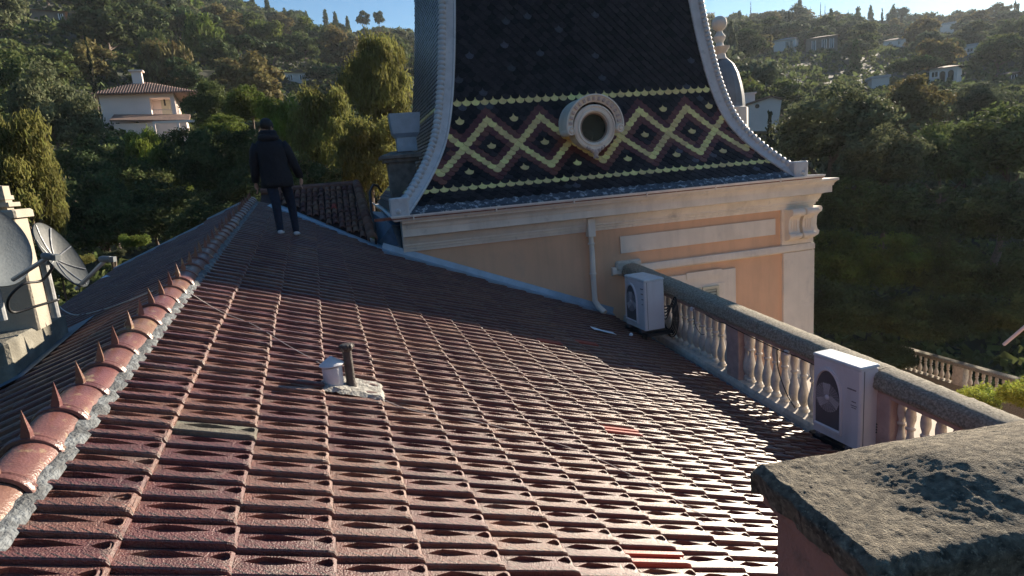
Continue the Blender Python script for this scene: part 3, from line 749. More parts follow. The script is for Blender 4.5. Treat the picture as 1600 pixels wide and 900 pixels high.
# chimney beside the tower and its metal cowl
cn_ = 12.4
def towp(px, py, n): return tow(at_n(px, py, n))
a = towp(599, 235, cn_); b_ = towp(652, 238, cn_)
chm = thing('tower_chimney', 'stubby rendered chimney with stone slab beside the left hip of the tower', 'chimney', TOW_M)
c = B(); hw0, hw1 = a.x+.06, b_.x-.06
zt = (a.z+b_.z)/2
vs = [(hw0+.0, cn_, zt-.12), (hw1, cn_, zt-.12), (hw1, cn_+.55, zt-.12), (hw0, cn_+.55, zt-.12), (hw0+.02, cn_, zt-1.7), (hw1, cn_, zt-1.7), (hw1, cn_+.55, zt-1.7), (hw0+.02, cn_+.55, zt-1.7)]
c.add(vs, [(0, 1, 5, 4), (1, 2, 6, 5), (2, 3, 7, 6), (3, 0, 4, 7), (0, 3, 2, 1), (4, 5, 6, 7)]); obj('stack', c, mat('mossy_render', (.20, .17, .145), .95, .3, 8, .6, 70, col2=(.12, .13, .12), patch=.6, pscale=7), chm)
c = B(); c.bbox(a.x-.08, b_.x+.08, cn_-.1, cn_+.65, zt-.13, zt-.06, .012); c.bbox(a.x-.02, b_.x+.02, cn_-.05, cn_+.6, zt-.20, zt-.13, .01)
vs = [(a.x-.06, cn_-.08, zt-.06), (b_.x+.06, cn_-.08, zt-.06), (b_.x+.06, cn_+.63, zt-.06), (a.x-.06, cn_+.63, zt-.06), ((a.x+b_.x)/2-.15, cn_+.2, zt+.02), ((a.x+b_.x)/2+.15, cn_+.2, zt+.02), ((a.x+b_.x)/2+.15, cn_+.4, zt+.02), ((a.x+b_.x)/2-.15, cn_+.4, zt+.02)]
c.add(vs, [(0, 1, 5, 4), (1, 2, 6, 5), (2, 3, 7, 6), (3, 0, 4, 7), (4, 5, 6, 7)])
obj('slab', c, MATS['mossy_render'], chm)
cw = thing('chimney_cowl', 'square zinc cowl standing on the tower chimney', 'chimney cowl', TOW_M)
p0 = towp(608, 180, cn_); p1 = towp(656, 172, cn_); zc1 = (p0.z+p1.z)/2
c = B(); c.add([(p0.x+.0, cn_+.0, zc1), (p1.x, cn_, zc1), (p1.x-.02, cn_+.5, zc1), (p0.x, cn_+.5, zc1), (p0.x+.03, cn_+.02, zc1-.38), (p1.x-.05, cn_+.02, zc1-.38), (p1.x-.06, cn_+.48, zc1-.38), (p0.x+.03, cn_+.48, zc1-.38),
        (p0.x+.09, cn_+.06, zc1-.46), (p1.x-.1, cn_+.06, zc1-.46), (p1.x-.1, cn_+.44, zc1-.46), (p0.x+.09, cn_+.44, zc1-.46)],
      [(0, 1, 5, 4), (1, 2, 6, 5), (2, 3, 7, 6), (3, 0, 4, 7), (4, 5, 9, 8), (5, 6, 10, 9), (6, 7, 11, 10), (7, 4, 8, 11), (0, 3, 2, 1), (8, 9, 10, 11)])
obj('cowl_box', c, M_zinc, cw)
c = B(); c.box(p0.x+.10, p1.x-.12, cn_+.07, cn_+.43, zt+.0, zc1-.455); obj('neck', c, M_zinc, cw)

# zinc clad corner between the small roof and the tower
zb = B(); q0 = towp(583, 322, 11.9); 
zp = [towp(578, 330, 12.6), towp(612, 352, 10.95), towp(628, 400, 10.93), towp(600, 392, 11.2), towp(588, 384, 11.5)]
zbm = B(); vs = [tuple(p) for p in zp]+[(p.x+.25, p.y+.25, p.z-.05) for p in zp]; n = 5
zbm.add(vs, [tuple(range(n)), tuple(range(2*n-1, n-1, -1))]+[(i, (i+1) % n, (i+1) % n+n, i+n) for i in range(n)])
obj('corner_zinc', zbm, M_zincblue, tower)
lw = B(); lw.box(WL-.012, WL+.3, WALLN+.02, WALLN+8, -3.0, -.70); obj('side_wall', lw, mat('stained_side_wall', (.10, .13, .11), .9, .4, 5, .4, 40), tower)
cbp = thing('lead_cable', 'black drain pipe bent over the left gutter of the tower', 'pipe', TOW_M)
pp = [towp(596, 300, 12.3), towp(590, 290, 12.1), towp(583, 289, 12.0), towp(578, 300, 11.8), towp(580, 330, 11.5), towp(585, 345, 11.4), towp(588, 385, 11.25)]
c = B(); c.tube([tuple(p) for p in pp], .022, 8); obj('pipe', c, M_cable, cbp, smooth=True)

# ------------------------------------------------------------------ BALUSTRADE along the eave
TI = math.tan(INC)
def zb_(y, zr): return zr+y*TI
XB = 5.62
bal = thing('balustrade', 'weathered stone balustrade running along the foot of the tiled roof', 'balustrade')
bal_pts = (1.65, 10.98)
def longpiece(prof, y0, y1, seg=1, wob=0):
    b = B(); n = len(prof); vs = []
    for k in range(seg+1):
        y = y0+(y1-y0)*k/seg
        for x, zr in prof: vs.append((XB+x+(random.gauss(0, wob) if wob else 0), y, zb_(y, zr)+(random.gauss(0, wob) if wob else 0)))
    b.add(vs, [(k*n+i, k*n+(i+1) % n, (k+1)*n+(i+1) % n, (k+1)*n+i) for k in range(seg) for i in range(n)]+[tuple(range(n)), tuple(range(seg*n, seg*n+n))])
    return b
rail = [(-.17, -3.045), (-.20, -3.015), (-.20, -2.975), (-.188, -2.96), (-.186, -2.905), (-.160, -2.865), (-.09, -2.845), (0, -2.835), (.09, -2.845), (.15, -2.87), (.19, -2.92), (.19, -3.02), (.16, -3.045)]
jo = [1.65, 3.05, 4.9, 6.75, 8.6, 10.98]
for k in range(len(jo)-1):
    obj('handrail', longpiece(rail, jo[k]+.004, jo[k+1]-.004, 40, .0025), M_stone, bal, auto=50)
obj('rail_fillet', longpiece([(-.13, -3.11), (-.13, -3.046), (.13, -3.046), (.13, -3.11)], 1.65, 10.98), mat('pink_fillet', (.42, .30, .26), .9, .2, 8, .3, 60), bal)
obj('plinth', longpiece([(-.20, -4.6), (-.17, -3.93), (-.15, -3.88), (.15, -3.88), (.17, -4.6)], 1.65, 10.98), M_baluster, bal)
obj('zinc_upstand', longpiece([(-.215, -4.3), (-.215, -4.0), (-.20, -3.985), (-.185, -4.0), (-.19, -4.3)], 1.65, 10.98), M_zincblue, bal)
bprof = [(.062, 0), (.062, .04), (.045, .05), (.036, .075), (.052, .10), (.068, .15), (.072, .20), (.066, .26), (.048, .33), (.034, .40), (.030, .455), (.048, .47), (.050, .49), (.034, .505), (.036, .53), (.050, .58), (.052, .62), (.046, .68), (.036, .71), (.060, .73), (.060, .775)]
bb = B(); bb.lathe(bprof, 14); ME_bal = bb.mesh('baluster'); ME_bal.polygons.foreach_set('use_smooth', [True]*len(ME_bal.polygons))
try: ME_bal.set_sharp_from_angle(angle=math.radians(45))
except Exception: pass
ME_bal.materials.append(M_baluster)
piers = [(4.72, 5.02), (7.22, 7.50), (10.72, 10.95), (2.3, 2.6)]
y = 1.9
while y < 10.7:
    if not any(a-.09 < y < b_+.09 for a, b_ in piers):
        obj('baluster', ME_bal, None, bal, T(XB+random.gauss(0, .003), y, zb_(y, -3.88)) @ RZ(random.random()*6))
    y += .168
for a, b_ in piers:
    p = B(); ym = (a+b_)/2; p.bbox(XB-.135, XB+.135, a, b_, zb_(ym, -3.90), zb_(ym, -3.09), .01); po = obj('pier', p, mat('pier_pink', (.46, .33, .29), .9, .15, 6, .3, 70, col2=(.28, .22, .2), patch=.5, pscale=8) if a == piers[0][0] else MATS['pier_pink'], bal)
    for yy in (a-.03, b_+.03):
        p = B(); p.lathe([(r*.95, z) for r, z in bprof], 10, T(XB, yy, zb_(ym, -3.88))); obj('half_baluster', p, M_baluster, po, auto=45)
eb = B(); yb = 10.9; eb.bbox(XB-.30, XB+.24, 10.62, 10.96, zb_(yb, -2.97), zb_(yb, -2.80), .03); eb.bbox(XB-.24, XB+.2, 10.68, 10.96, zb_(yb, -3.09), zb_(yb, -2.97), .02)
obj('end_block', eb, M_baluster, bal)

# ------------------------------------------------------------------ near parapet
PO = at_z(1172, 720, -.75); pa_ = (at_z(1600, 652, -.75)-PO); pang = math.atan2(pa_.y, pa_.x)
PM = T(PO.x, PO.y, PO.z) @ RZ(pang)
par = thing('parapet', 'rough grey coping stone on a pink rendered wall in the near corner', 'parapet', PM)
NX, NY = 330, 80; LX, WYd = 3.2, .42
g = B(); from mathutils import noise as mn
for iy in range(NY+1):
    for ix in range(NX+1):
        u = (ix/NX)**1.6; x = u*LX; v = iy/NY; y = -v*WYd
        dome = .052*math.sin(math.pi*min(1, max(0, (v-.0)/.92)))**1.1
        k = min(1, max(0, (x-.16)/.22)); k = k*k*(3-2*k)
        z = dome*k - .004
        if v > .93: z -= .01*(v-.93)/.07
        edge = min(x, .02)/.02
        ez = min(1, min(v, 1-v)/.04)
        nz = mn.noise(Vector((x*22, y*22, 3)))*.0022+mn.noise(Vector((x*55, y*55, 7)))*.0016+mn.noise(Vector((x*140, y*140, 4)))*.0019+mn.noise(Vector((x*6, y*6, 1)))*.004
        ex_ = mn.noise(Vector((y*16, 5, 2)))*.008*(1-min(1, x/.1))
        ey_ = mn.noise(Vector((x*14, 9, 2)))*.010*(1 if v > .9 else 0)
        g.v.append((x+ex_, y+ey_, z+nz-(1-ez)*.014-(1-edge)*.016))
for iy in range(NY):
    for ix in range(NX):
        a = iy*(NX+1)+ix; g.f.append((a, a+NX+1, a+NX+2, a+1)); g.rnd.append(0); g.mi.append(0)
def skirt(idx, dz1, inset):
    n0 = len(g.v); m_ = len(idx)
    for lev in range(1, 5):
        for i in idx:
            x, y, z = g.v[i]; nn_ = mn.noise(Vector((x*30, y*30, lev*3)))*.006
            g.v.append((x+inset[0]*lev/4+nn_*(1 if inset[0] else 0), y+inset[1]*lev/4+nn_*(1 if inset[1] else 0), z+dz1*lev/4))
    prev = list(idx)
    for lev in range(4):
        cur = [n0+lev*m_+i for i in range(m_)]
        for i in range(m_-1): g.f.append((prev[i], prev[i+1], cur[i+1], cur[i])); g.rnd.append(0); g.mi.append(0)
        prev = cur
skirt([iy*(NX+1) for iy in range(NY+1)], -.055, (.008, 0))
skirt([NY*(NX+1)+ix for ix in range(NX+1)], -.055, (0, .006))
skirt([ix for ix in range(NX+1)], -.055, (0, -.004))
obj('coping_stone', g, M_capstone, par, smooth=True)
pw = B(); pw.box(.045, LX, -WYd+.045, -.045, -4.2, -.105); pw.box(.022, LX, -WYd+.02, -.02, -.105, -.05)
obj('wall', pw, M_pinkwall, par)

# ------------------------------------------------------------------ AC units
def ac(name, tl, tf, tr_px, bl_z, X0, label, lab_print):
    a = at_x(*tl, X0); b_ = at_x(*tf, X0)
    ax = Vector((b_.x-a.x, b_.y-a.y, 0)); W = ax.length; ax.normalize(); ay = Vector((-ax.y, ax.x, 0))
    if ay.x < 0: ay = -ay
    ztop = (a.z+b_.z)/2; Hh = ztop-bl_z
    # depth from the pixel of the third top corner
    r = ray(*tr_px); p = r*(ztop/r.z); dep = max(.25, min(.45, (p-b_).dot(ay)))
    M = Matrix((ax, ay, Vector((0, 0, 1)))).transposed().to_4x4(); M.translation = Vector((a.x, a.y, bl_z))
    t = thing(name, label, 'air conditioner', M, 'air conditioning units on the roof')
    c = B(); c.bbox(0, W, 0, dep, 0, Hh-.03, .018); obj('casing', c, M_ac, t, auto=30)
    c = B(); c.bbox(-.006, W+.006, -.006, dep+.006, Hh-.032, Hh, .012); obj('top_cover', c, M_actop, t)
    c = B(); c.box(W-.002, W+.004, .05, .056, .02, Hh-.05); obj('panel_seam', c, M_acdark, t)
    # fan opening: arched frame at the left part of the front
    cx, cz, R = W*.35, Hh*.50, W*.27; RZ_ = Hh*.33
    fr = B(); ring_o, ring_i = [], []
    pts = [(1, -1.12)]+[(math.cos(math.radians(q)), math.sin(math.radians(q))) for q in range(0, 181, 9)]+[(-1, -1.12)]
    n = len(pts); vs = []
    for s_, o_ in ((1.12, -.0), (1.12, -.022), (1.03, -.026), (.99, -.006)):
        vs += [(cx+R*x*s_, o_, cz+RZ_*z*s_) for x, z in pts]
    fr.add(vs, [(k*n+i, k*n+(i+1) % n, (k+1)*n+(i+1) % n, (k+1)*n+i) for k in range(3) for i in range(n)])
    fo = obj('fan_guard', fr, M_ac, t, auto=40)
    c = B(); c.add([(cx+R*x*1.0, -.004, cz+RZ_*z) for x, z in pts], [tuple(range(n))]); obj('guard_back', c, M_acdark, fo)
    gr = B()
    for k in range(9):
        r1 = R*(.22+.085*k); seg = 24
        vs = []
        for i in range(seg):
            an = 2*math.pi*i/seg; vs += [(cx+r1*math.cos(an), -.017, cz+r1*math.sin(an)), (cx+(r1+.006)*math.cos(an), -.017, cz+(r1+.006)*math.sin(an))]
        gr.add(vs, [(2*i, 2*i+1, (2*i+3) % (2*seg), (2*i+2) % (2*seg)) for i in range(seg)])
    for k in range(30):
        an = 2*math.pi*k/30; M2 = T(cx, -.017, cz) @ Matrix.Rotation(an, 4, 'Y'); gr.box(R*.18, R*.97, -.001, .001, -.0018, .0018, M2)
    obj('grille', gr, M_grille, fo)
    fb_ = B()
    for k in range(3):
        M2 = T(cx, -.008, cz) @ Matrix.Rotation(2*math.pi*k/3+.4, 4, 'Y')
        fb_.add([(R*.15, 0, -.02), (R*.9, 0, -R*.30), (R*.92, -.004, R*.28), (R*.15, -.003, .05)], [(0, 1, 2, 3)], M2)
    obj('fan_blades', fb_, M_ac, fo)
    c = B(); c.lathe([(0, 0), (R*.17, 0), (R*.17, .012), (R*.1, .02), (0, .022)], 18, T(cx, -.010, cz) @ Matrix.Rotation(math.pi/2, 4, 'X')); obj('hub', c, M_ac, fo, auto=40)
    pr = B()
    for (x0, x1, z, hgt) in lab_print:
        x = x0
        while x < x1:
            wd = random.uniform(.009, .016); pr.box(W*0+x, x+wd, -.0025, .001, z*Hh, z*Hh+hgt); x += wd+.005
    obj('printed_marks', pr, M_print, t)
    for x in (.08, W-.16):
        c = B(); c.box(x, x+.06, -.03, dep+.03, -.05, 0); obj('foot', c, M_acdark, t)
    return t, M, W, dep, Hh
acN = ac('air_conditioner', (1270.6, 544.6), (1345, 581), (1398, 576), -3.33, 5.25, 'nearer white air conditioner with its pale top in sunlight', [(.50, .62, .70, .016), (.56, .60, .56, .012), (.55, .62, .515, .01), (.56, .61, .49, .01)])
acF = ac('air_conditioner', (975, 427), (1005.5, 440), (1036, 433), -2.80, 4.85, 'farther air conditioner in blue shade beside the tower wall', [(.55, .63, .80, .018), (.56, .64, .70, .018), (.58, .64, .6, .014), (.58, .63, .5, .014)])
# brackets/slab under the units
for tt, (t, M, W, dep, Hh) in enumerate((acN, acF)):
    c = B(); c.box(-.05, W+.05, .0, dep+.12, -.10, -.05, None); c.box(.1, .16, .02, .08, -.42, -.10); c.box(W-.16, W-.1, .02, .08, -.42, -.10)
    obj('support_frame', c, M_cable, t)
def cable(name, pts, r, m, label, cat='cable', seg=6):
    ps = [Vector(p) for p in pts]; out = []
    for i in range(len(ps)-1):
        p0, p1, p2, p3 = ps[max(i-1, 0)], ps[i], ps[i+1], ps[min(i+2, len(ps)-1)]
        for k in range(6):
            t = k/6; out.append(.5*((2*p1)+(p2-p0)*t+(2*p0-5*p1+4*p2-p3)*t*t+(3*p1-p0-3*p2+p3)*t**3))
    out.append(ps[-1]); b = B(); b.tube([tuple(p) for p in out], r, seg); return tag(obj(name, b, m, smooth=True), label, cat)
for k in range(5):
    M = acF[1]; W, dep, Hh = acF[2:]
    cx_, cz_ = W*.9, .16; r1, r2 = .10+.022*k, .20+.035*k
    pts = [M @ Vector((W-.05, dep+.0, Hh*.42-.05*k)), M @ Vector((W-.02, dep+.05, Hh*.42-.05*k))]+[M @ Vector((cx_+r1*math.cos(a)+.05, dep+.10+.012*k+.02*a, cz_+r2*math.sin(a))) for a in [math.radians(80-q*30) for q in range(11)]]
    cable('pipe_loop', pts, .011, M_cable, 'black pipe in the looped bundle beside the farther air conditioner', 'pipe')['group'] = 'pipe bundle at the far unit'
for k in range(4):
    M = acN[1]; W, dep, Hh = acN[2:]
    pts = [M @ Vector((W+.0, dep*.9, Hh*.28-k*.03)), M @ Vector((W+.10, dep+.06, Hh*.25-k*.04)), M @ Vector((W+.25+.04*k, dep+.1, Hh*.02)), M @ Vector((W+.32+.03*k, dep+.05, -.35))]
    cable('pipe_loop', pts, .012, M_cable, 'black pipe in the bundle beside the nearer air conditioner', 'pipe')['group'] = 'pipe bundle at the near unit'
def rl(y, x, zr): return Vector((XB+x, y, zb_(y, zr)))
cable('cable', [rl(7.9, -.21, -3.06), rl(7.6, -.21, -3.08), rl(7.45, -.2, -3.07), rl(7.2, -.2, -3.08), rl(6.4, -.2, -3.09), rl(5.9, -.2, -3.07), rl(5.2, -.2, -3.09)], .007, M_cable, 'thin black cable running under the handrail near the middle pier')
cable('cable', [rl(8.3, -.16, -3.06), rl(8.2, -.2, -3.3), rl(8.05, -.2, -3.42), rl(7.95, -.2, -3.4)], .006, M_cable, 'black cable hanging over the balusters beyond the middle pier')
cable('cable', [rl(6.35, -.2, -3.08), rl(6.3, -.22, -3.35), rl(6.15, -.22, -3.62), rl(6.0, -.22, -3.75)], .008, M_cable, 'black cable drooping over the balusters left of the nearer air conditioner')
for yy, lbl in ((6.22, 'small white junction box under the handrail left of the nearer air conditioner'), (8.32, 'small white junction box under the handrail in shade')):
    c = B(); c.bbox(-.02, .02, -.035, .035, -.03, .03, .006); tag(obj('junction_box', c, M_whitepaint, M=T(XB-.16, yy, zb_(yy, -3.10))), lbl, 'junction box')

# ------------------------------------------------------------------ vents on the roof
vp = on_roof(522, 598, .05); vq = on_roof(549, 601, .05)
vent = thing('roof_vent', 'squat pale vent with a conical cap on the tiled roof', 'roof vent', T(*vp) @ Matrix.Scale(.78, 4))
c = B(); c.lathe([(.075, -.06), (.082, .0), (.085, .14), (.078, .15)], 20); obj('body', c, M_ventpaint, vent, auto=40)
c = B(); c.lathe([(.04, .15), (.04, .175)], 12); obj('neck', c, M_cable, vent)
c = B(); c.lathe([(.105, .165), (.105, .172), (.06, .205), (.012, .238), (0, .242)], 20); obj('cone_cap', c, M_ventpaint, vent, auto=40)
flue = thing('flue_pipe', 'thin dark flue pipe with a ragged top behind the conical vent', 'pipe', T(*vq) @ Matrix.Scale(.86, 4))
c = B(); c.lathe([(.055, -.06), (.042, .0), (.036, .04), (.036, .29)], 14); obj('pipe', c, M_darkpipe, flue, auto=40)
c = B(); c.lathe([(.036, .28), (.048, .29), (.058, .315), (.05, .335), (.03, .34)], 9); 
for k in range(7): c.lathe([(0, 0), (.014, .003), (.012, .022), (0, .03)], 6, T(.05*math.cos(k*.9), .05*math.sin(k*.9), .305))
obj('pipe_top', c, M_darkpipe, flue)
pl = B()
pr0 = ROOF_M.inverted() @ on_roof(508, 610); pr1 = ROOF_M.inverted() @ on_roof(592, 600)
gx = 14; gy = 10; base_i = []
for j in range(gy+1):
    for i in range(gx+1):
        x = -.16+.44*i/gx; y = -.14+.30*j/gy
        e = min(i, gx-i, j, gy-j); pl.v.append((x+random.gauss(0, .006), y+random.gauss(0, .006), (.052 if e > 0 else .03)+random.gauss(0, .003)))
for j in range(gy):
    for i in range(gx):
        a = j*(gx+1)+i; pl.f.append((a, a+1, a+gx+2, a+gx+1)); pl.rnd.append(0); pl.mi.append(0)
vloc = ROOF_M.inverted() @ vq
tag(obj('vent_flashing', pl, mat('pale_patched_mortar', (.34, .33, .30), .85, .35, 20, .8, 80, col2=(.08, .07, .06), patch=.7, pscale=16, pcut=.54), M=ROOF_M @ T(vloc.x-.04, vloc.y, 0), smooth=False), 'uneven pale mortar and metal patch around the two roof vents', 'flashing')

# lightning wire across the tiles, scraps
pts = [on_roof(294, 456, .17)]+[on_roof(x, y, .045) for x, y in ((345, 487), (395, 507), (450, 540), (500, 568), (560, 605), (640, 640), (730, 655), (860, 690), (930, 715), (1010, 755), (1090, 800), (1180, 850))]
cable('cable', pts, .0022, M_whitecable, 'thin pale wire stretched slantwise over the roof tiles')
def litter(px, py, w, h, label, name='paper_scrap', k=.06):
    p = on_roof(px, py, k); b = B(); n = 5; vs = []
    for j in range(3):
        for i in range(n): vs.append((w*(i/(n-1)-.5)+random.gauss(0, .01), h*(j/2-.5)+random.gauss(0, .008), random.uniform(0, .02)))
    b.add(vs, [(j*n+i, j*n+i+1, (j+1)*n+i+1, (j+1)*n+i) for j in range(2) for i in range(n-1)])
    M = ROOF_M.copy(); M.translation = p
    return tag(obj(name, b, M_litter, M=M), label, 'scrap')
litter(943, 518, .42, .16, 'crumpled white sheet lying on tiles near the far air conditioner')
c = B(); c.lathe([(0, -.02), (.03, -.015), (.035, .01), (.015, .03), (0, .032)], 9); p = on_roof(986, 523, .07); tag(obj('plastic_cup', c, M_litter, M=T(*p)), 'small white plastic piece on the roof below the far air conditioner', 'scrap')

# ------------------------------------------------------------------ left chimney, dishes
def on_left(px, py, k=0.0):
    r = ray(px, py); o = LEFT_M.translation.dot(NL)+k; return r*(o/r.dot(NL))
pL = on_left(165, 434, .05)
b = B(); b.add([(-.06, -.03, 0), (.05, -.04, .02), (.07, .02, .01), (.0, .04, .035), (-.05, .03, .0)], [(0, 1, 3), (1, 2, 3), (0, 3, 4)]); tag(obj('paper_scrap', b, M_litter, M=T(*pL)), 'torn white scrap lying on the dark left roof slope', 'scrap')
cable('cable', [on_left(92, 462, .3), on_left(92, 478, .12), on_left(116, 492, .05), on_left(160, 484, .05), on_left(200, 470, .05), on_left(238, 455, .05)], .006, M_whitecable, 'thin pale cable lying on the dark left roof slope')
CB = on_left(60, 500, 0)     # base of the block
blk = thing('concrete_block', 'low stained concrete block carrying the dishes on the left slope', 'block')
bx0, bx1 = -3.3, -2.10; by0, by1 = 4.75, 5.75
b = B(); b.bbox(bx0, bx1, by0, by1, -1.7, -.84, .02); obj('block', b, mat('stained_concrete', (.17, .16, .13), .9, .35, 5, .5, 50, col2=(.26, .25, .21), patch=.7, pscale=5), blk)
b = B(); b.add([tuple(LEFT_M @ Vector(q)) for q in ((.72, -4.5, .06), (1.9, -4.5, .06), (1.9, -5.95, .06), (.72, -5.95, .06))], [(0, 1, 2, 3)]); obj('zinc_skirt', b, M_zincblue, blk)
stk = thing('chimney_stack', 'tall pale chimney stack with a louvred cap at the left edge', 'chimney')
def leftp(px, py, y):           # plane y = const
    r = ray(px, py); return r*(y/r.y)
yS = 5.2
a = leftp(27, 336, yS); b_ = leftp(60, 458, yS)
xr = (a.x*.6+leftp(40, 458, yS).x*.4)
rb4 = ray(43, 336); yS2 = min(yS+.9, xr/(rb4.x/rb4.y))
ztop = leftp(30, 340, yS).z
b = B(); b.bbox(xr-.62, xr-.0, yS, yS2, -.86, ztop, .012); obj('stack', b, mat('pale_stack_render', (.36, .32, .26), .9, .12, 5, .3, 60), stk)
sd_ = yS2-yS
b = B(); b.bbox(xr-.66, xr+.03, yS-.04, yS2+.04, ztop, ztop+.06, .012)
for k in range(3):
    z = ztop+.07+k*.05; w_ = .02+.022*k; b.box(xr-.62+w_, xr-w_, yS+w_, yS2-w_, z+.012, z+.042)
b.box(xr-.56, xr-.05, yS+.06, yS2-.06, ztop+.05, ztop+.23)
vs = [(xr-.56, yS+.06, ztop+.225), (xr-.06, yS+.06, ztop+.225), (xr-.06, yS2-.06, ztop+.225), (xr-.56, yS2-.06, ztop+.225), (xr-.46, yS+.15, ztop+.26), (xr-.16, yS+.15, ztop+.26), (xr-.16, yS2-.15, ztop+.26), (xr-.46, yS2-.15, ztop+.26)]
b.add(vs, [(0, 1, 5, 4), (1, 2, 6, 5), (2, 3, 7, 6), (3, 0, 4, 7), (4, 5, 6, 7), (0, 3, 2, 1)])
obj('louvred_cap', b, MATS['pale_stack_render'], stk)
def dish(name, label, c, nrm, rw, rh, lnb, arm_from, mast, dm=None, ribs=False):
    t = thing(name, label, 'satellite dish', group='satellite dishes by the chimney')
    nrm = nrm.normalized(); xa = Vector((0, 0, 1)).cross(nrm).normalized(); ya = nrm.cross(xa)
    M = Matrix((xa, ya, nrm)).transposed().to_4x4(); M.translation = c
    b = B(); prof = [(0.0, 0)]+[(k/8, .22*(k/8)**2) for k in range(1, 9)]+[(1.02, .235), (1.03, .20), (1.0, .19)]+[(k/8, .22*(k/8)**2-.02) for k in range(8, 0, -1)]+[(0, -.02)]
    n = 40; vs = []
    for r_, z_ in prof:
        for i in range(n): an = 2*math.pi*i/n; vs.append((rw*r_*math.cos(an), rh*r_*math.sin(an), z_*rh))
    b.add(vs, [(k*n+i, k*n+(i+1) % n, (k+1)*n+(i+1) % n, (k+1)*n+i) for k in range(len(prof)-1) for i in range(n)])
    obj('reflector', b, dm or M_dishmat, t, M, auto=50)
    if ribs:
        b = B()
        for k in range(8):
            an = 2*math.pi*k/8+.2; b.tube([(rw*q_*math.cos(an), rh*q_*math.sin(an), (.22*q_*q_+.012)*rh) for q_ in (.12, .4, .7, .98)], .004, 5)
        obj('ribs', b, M_steel, t, M)
    b = B(); b.tube([tuple(arm_from), tuple(lnb)], .014, 8); obj('feed_arm', b, M_steel, t)
    d = (c-lnb).normalized(); M2 = d.to_track_quat('Z', 'Y').to_matrix().to_4x4(); M2.translation = lnb
    b = B(); b.lathe([(.022, -.03), (.024, .025), (.018, .045), (.010, .05)], 12, M2); b.box(-.018, .018, -.018, .018, -.06, -.02, M2); obj('receiver', b, M_dishmat, t, auto=40)
    b = B(); b.tube([tuple(c-nrm*.04), tuple(mast[0])], .022, 8); b.tube([tuple(mast[0]), tuple(mast[1])], .026, 10); obj('mast', b, M_steel, t)
    return t
dA_c = leftp(-26, 388, 4.6)
dish('satellite_dish', 'larger grey satellite dish cut by the left picture edge', dA_c, Vector((.80, -.50, .28)), .235, .265, leftp(77, 401, 4.4), leftp(20, 437, 4.5), (dA_c+Vector((-.10, .25, -.1)), dA_c+Vector((-.10, .25, -.5))))
dB_c = leftp(86, 405, 5.0)
dish('satellite_dish', 'smaller ribbed satellite dish tilted between the chimney and roof slope', dB_c, Vector((.92, -.22, .45)), .155, .255, leftp(166, 405, 4.9), leftp(119, 452, 4.95), (dB_c+Vector((-.10, .08, -.02)), dB_c+Vector((-.10, .08, -.42))), mat('dark_dish', (.045, .055, .06), .6, .2, 8, .1, 60), True)
cable('cable', [leftp(84, 415, 4.6), leftp(66, 438, 4.6), leftp(36, 444, 4.5), leftp(13, 468, 4.5), leftp(20, 488, 4.6), leftp(58, 478, 4.7), leftp(92, 468, 4.8)], .009, M_cable, 'thick black cable looping below the satellite dishes')

# ------------------------------------------------------------------ PERSON
def skin_obj(name, nodes, edges, m, parent, root=0, sub=2):
    me = bpy.data.meshes.new(name); me.from_pydata([n[0] for n in nodes], edges, [])
    o = bpy.data.objects.new(name, me); COL.objects.link(o); o.parent = parent
    sk = o.modifiers.new('Skin', 'SKIN'); sk.use_smooth_shade = True
    sv = me.skin_vertices[0].data
    for i, n_ in enumerate(nodes): sv[i].radius = (n_[1], n_[2] if len(n_) > 2 else n_[1]); sv[i].use_root = (i == root)
    sb = o.modifiers.new('Sub', 'SUBSURF'); sb.levels = sub; sb.render_levels = sub
    me.materials.append(m); return o
fL = on_roof(439, 367, .03); fR = on_roof(464, 369, .03)
mid = (fL+fR)/2
per = thing('person', 'person in a dark hooded parka and jeans standing on the roof ridge, seen from behind', 'person', T(*mid))
lx, rx = (fL-mid), (fR-mid)
H_ = 1.75
def off(x, y, z): return Vector((x, y, z))
hipz = .90; lean = -.06
pel = off(-.05, 0, hipz+.03)
bn = [  # legs and pelvis: jeans
 (pel, .135, .11), (off(-.05-.095, 0, .86), .095, .10), (off(lx.x+.0, lx.y+.02, .48), .066, .07), (off(lx.x, lx.y, .12), .052, .055), (off(lx.x, lx.y, .05), .05, .05),
 (off(-.05+.095, 0, .86), .095, .10), (off(rx.x-.01, rx.y+.01, .48+rx.z), .066, .07), (off(rx.x, rx.y, .12+rx.z), .052, .055), (off(rx.x, rx.y, .05+rx.z), .05, .05),
 (off(-.06, 0, 1.05), .14, .11)]
skin_obj('body', bn, [(0, 1), (1, 2), (2, 3), (3, 4), (0, 5), (5, 6), (6, 7), (7, 8), (0, 9)], M_jeans, per)
def loft(b, secs, seg=20):
    vs = []
    for cx_, cy_, z, rx_, ry_ in secs:
        for k in range(seg):
            a = 2*math.pi*k/seg; w_ = 1+.018*math.sin(5*a+z*31)+.012*math.sin(9*a-z*47); vs.append((cx_+rx_*w_*math.cos(a), cy_+ry_*w_*math.sin(a), z))
    n = len(secs); b.add(vs, [(k*seg+i, k*seg+(i+1) % seg, (k+1)*seg+(i+1) % seg, (k+1)*seg+i) for k in range(n-1) for i in range(seg)]+[tuple(range(seg-1, -1, -1)), tuple(range((n-1)*seg, n*seg))])
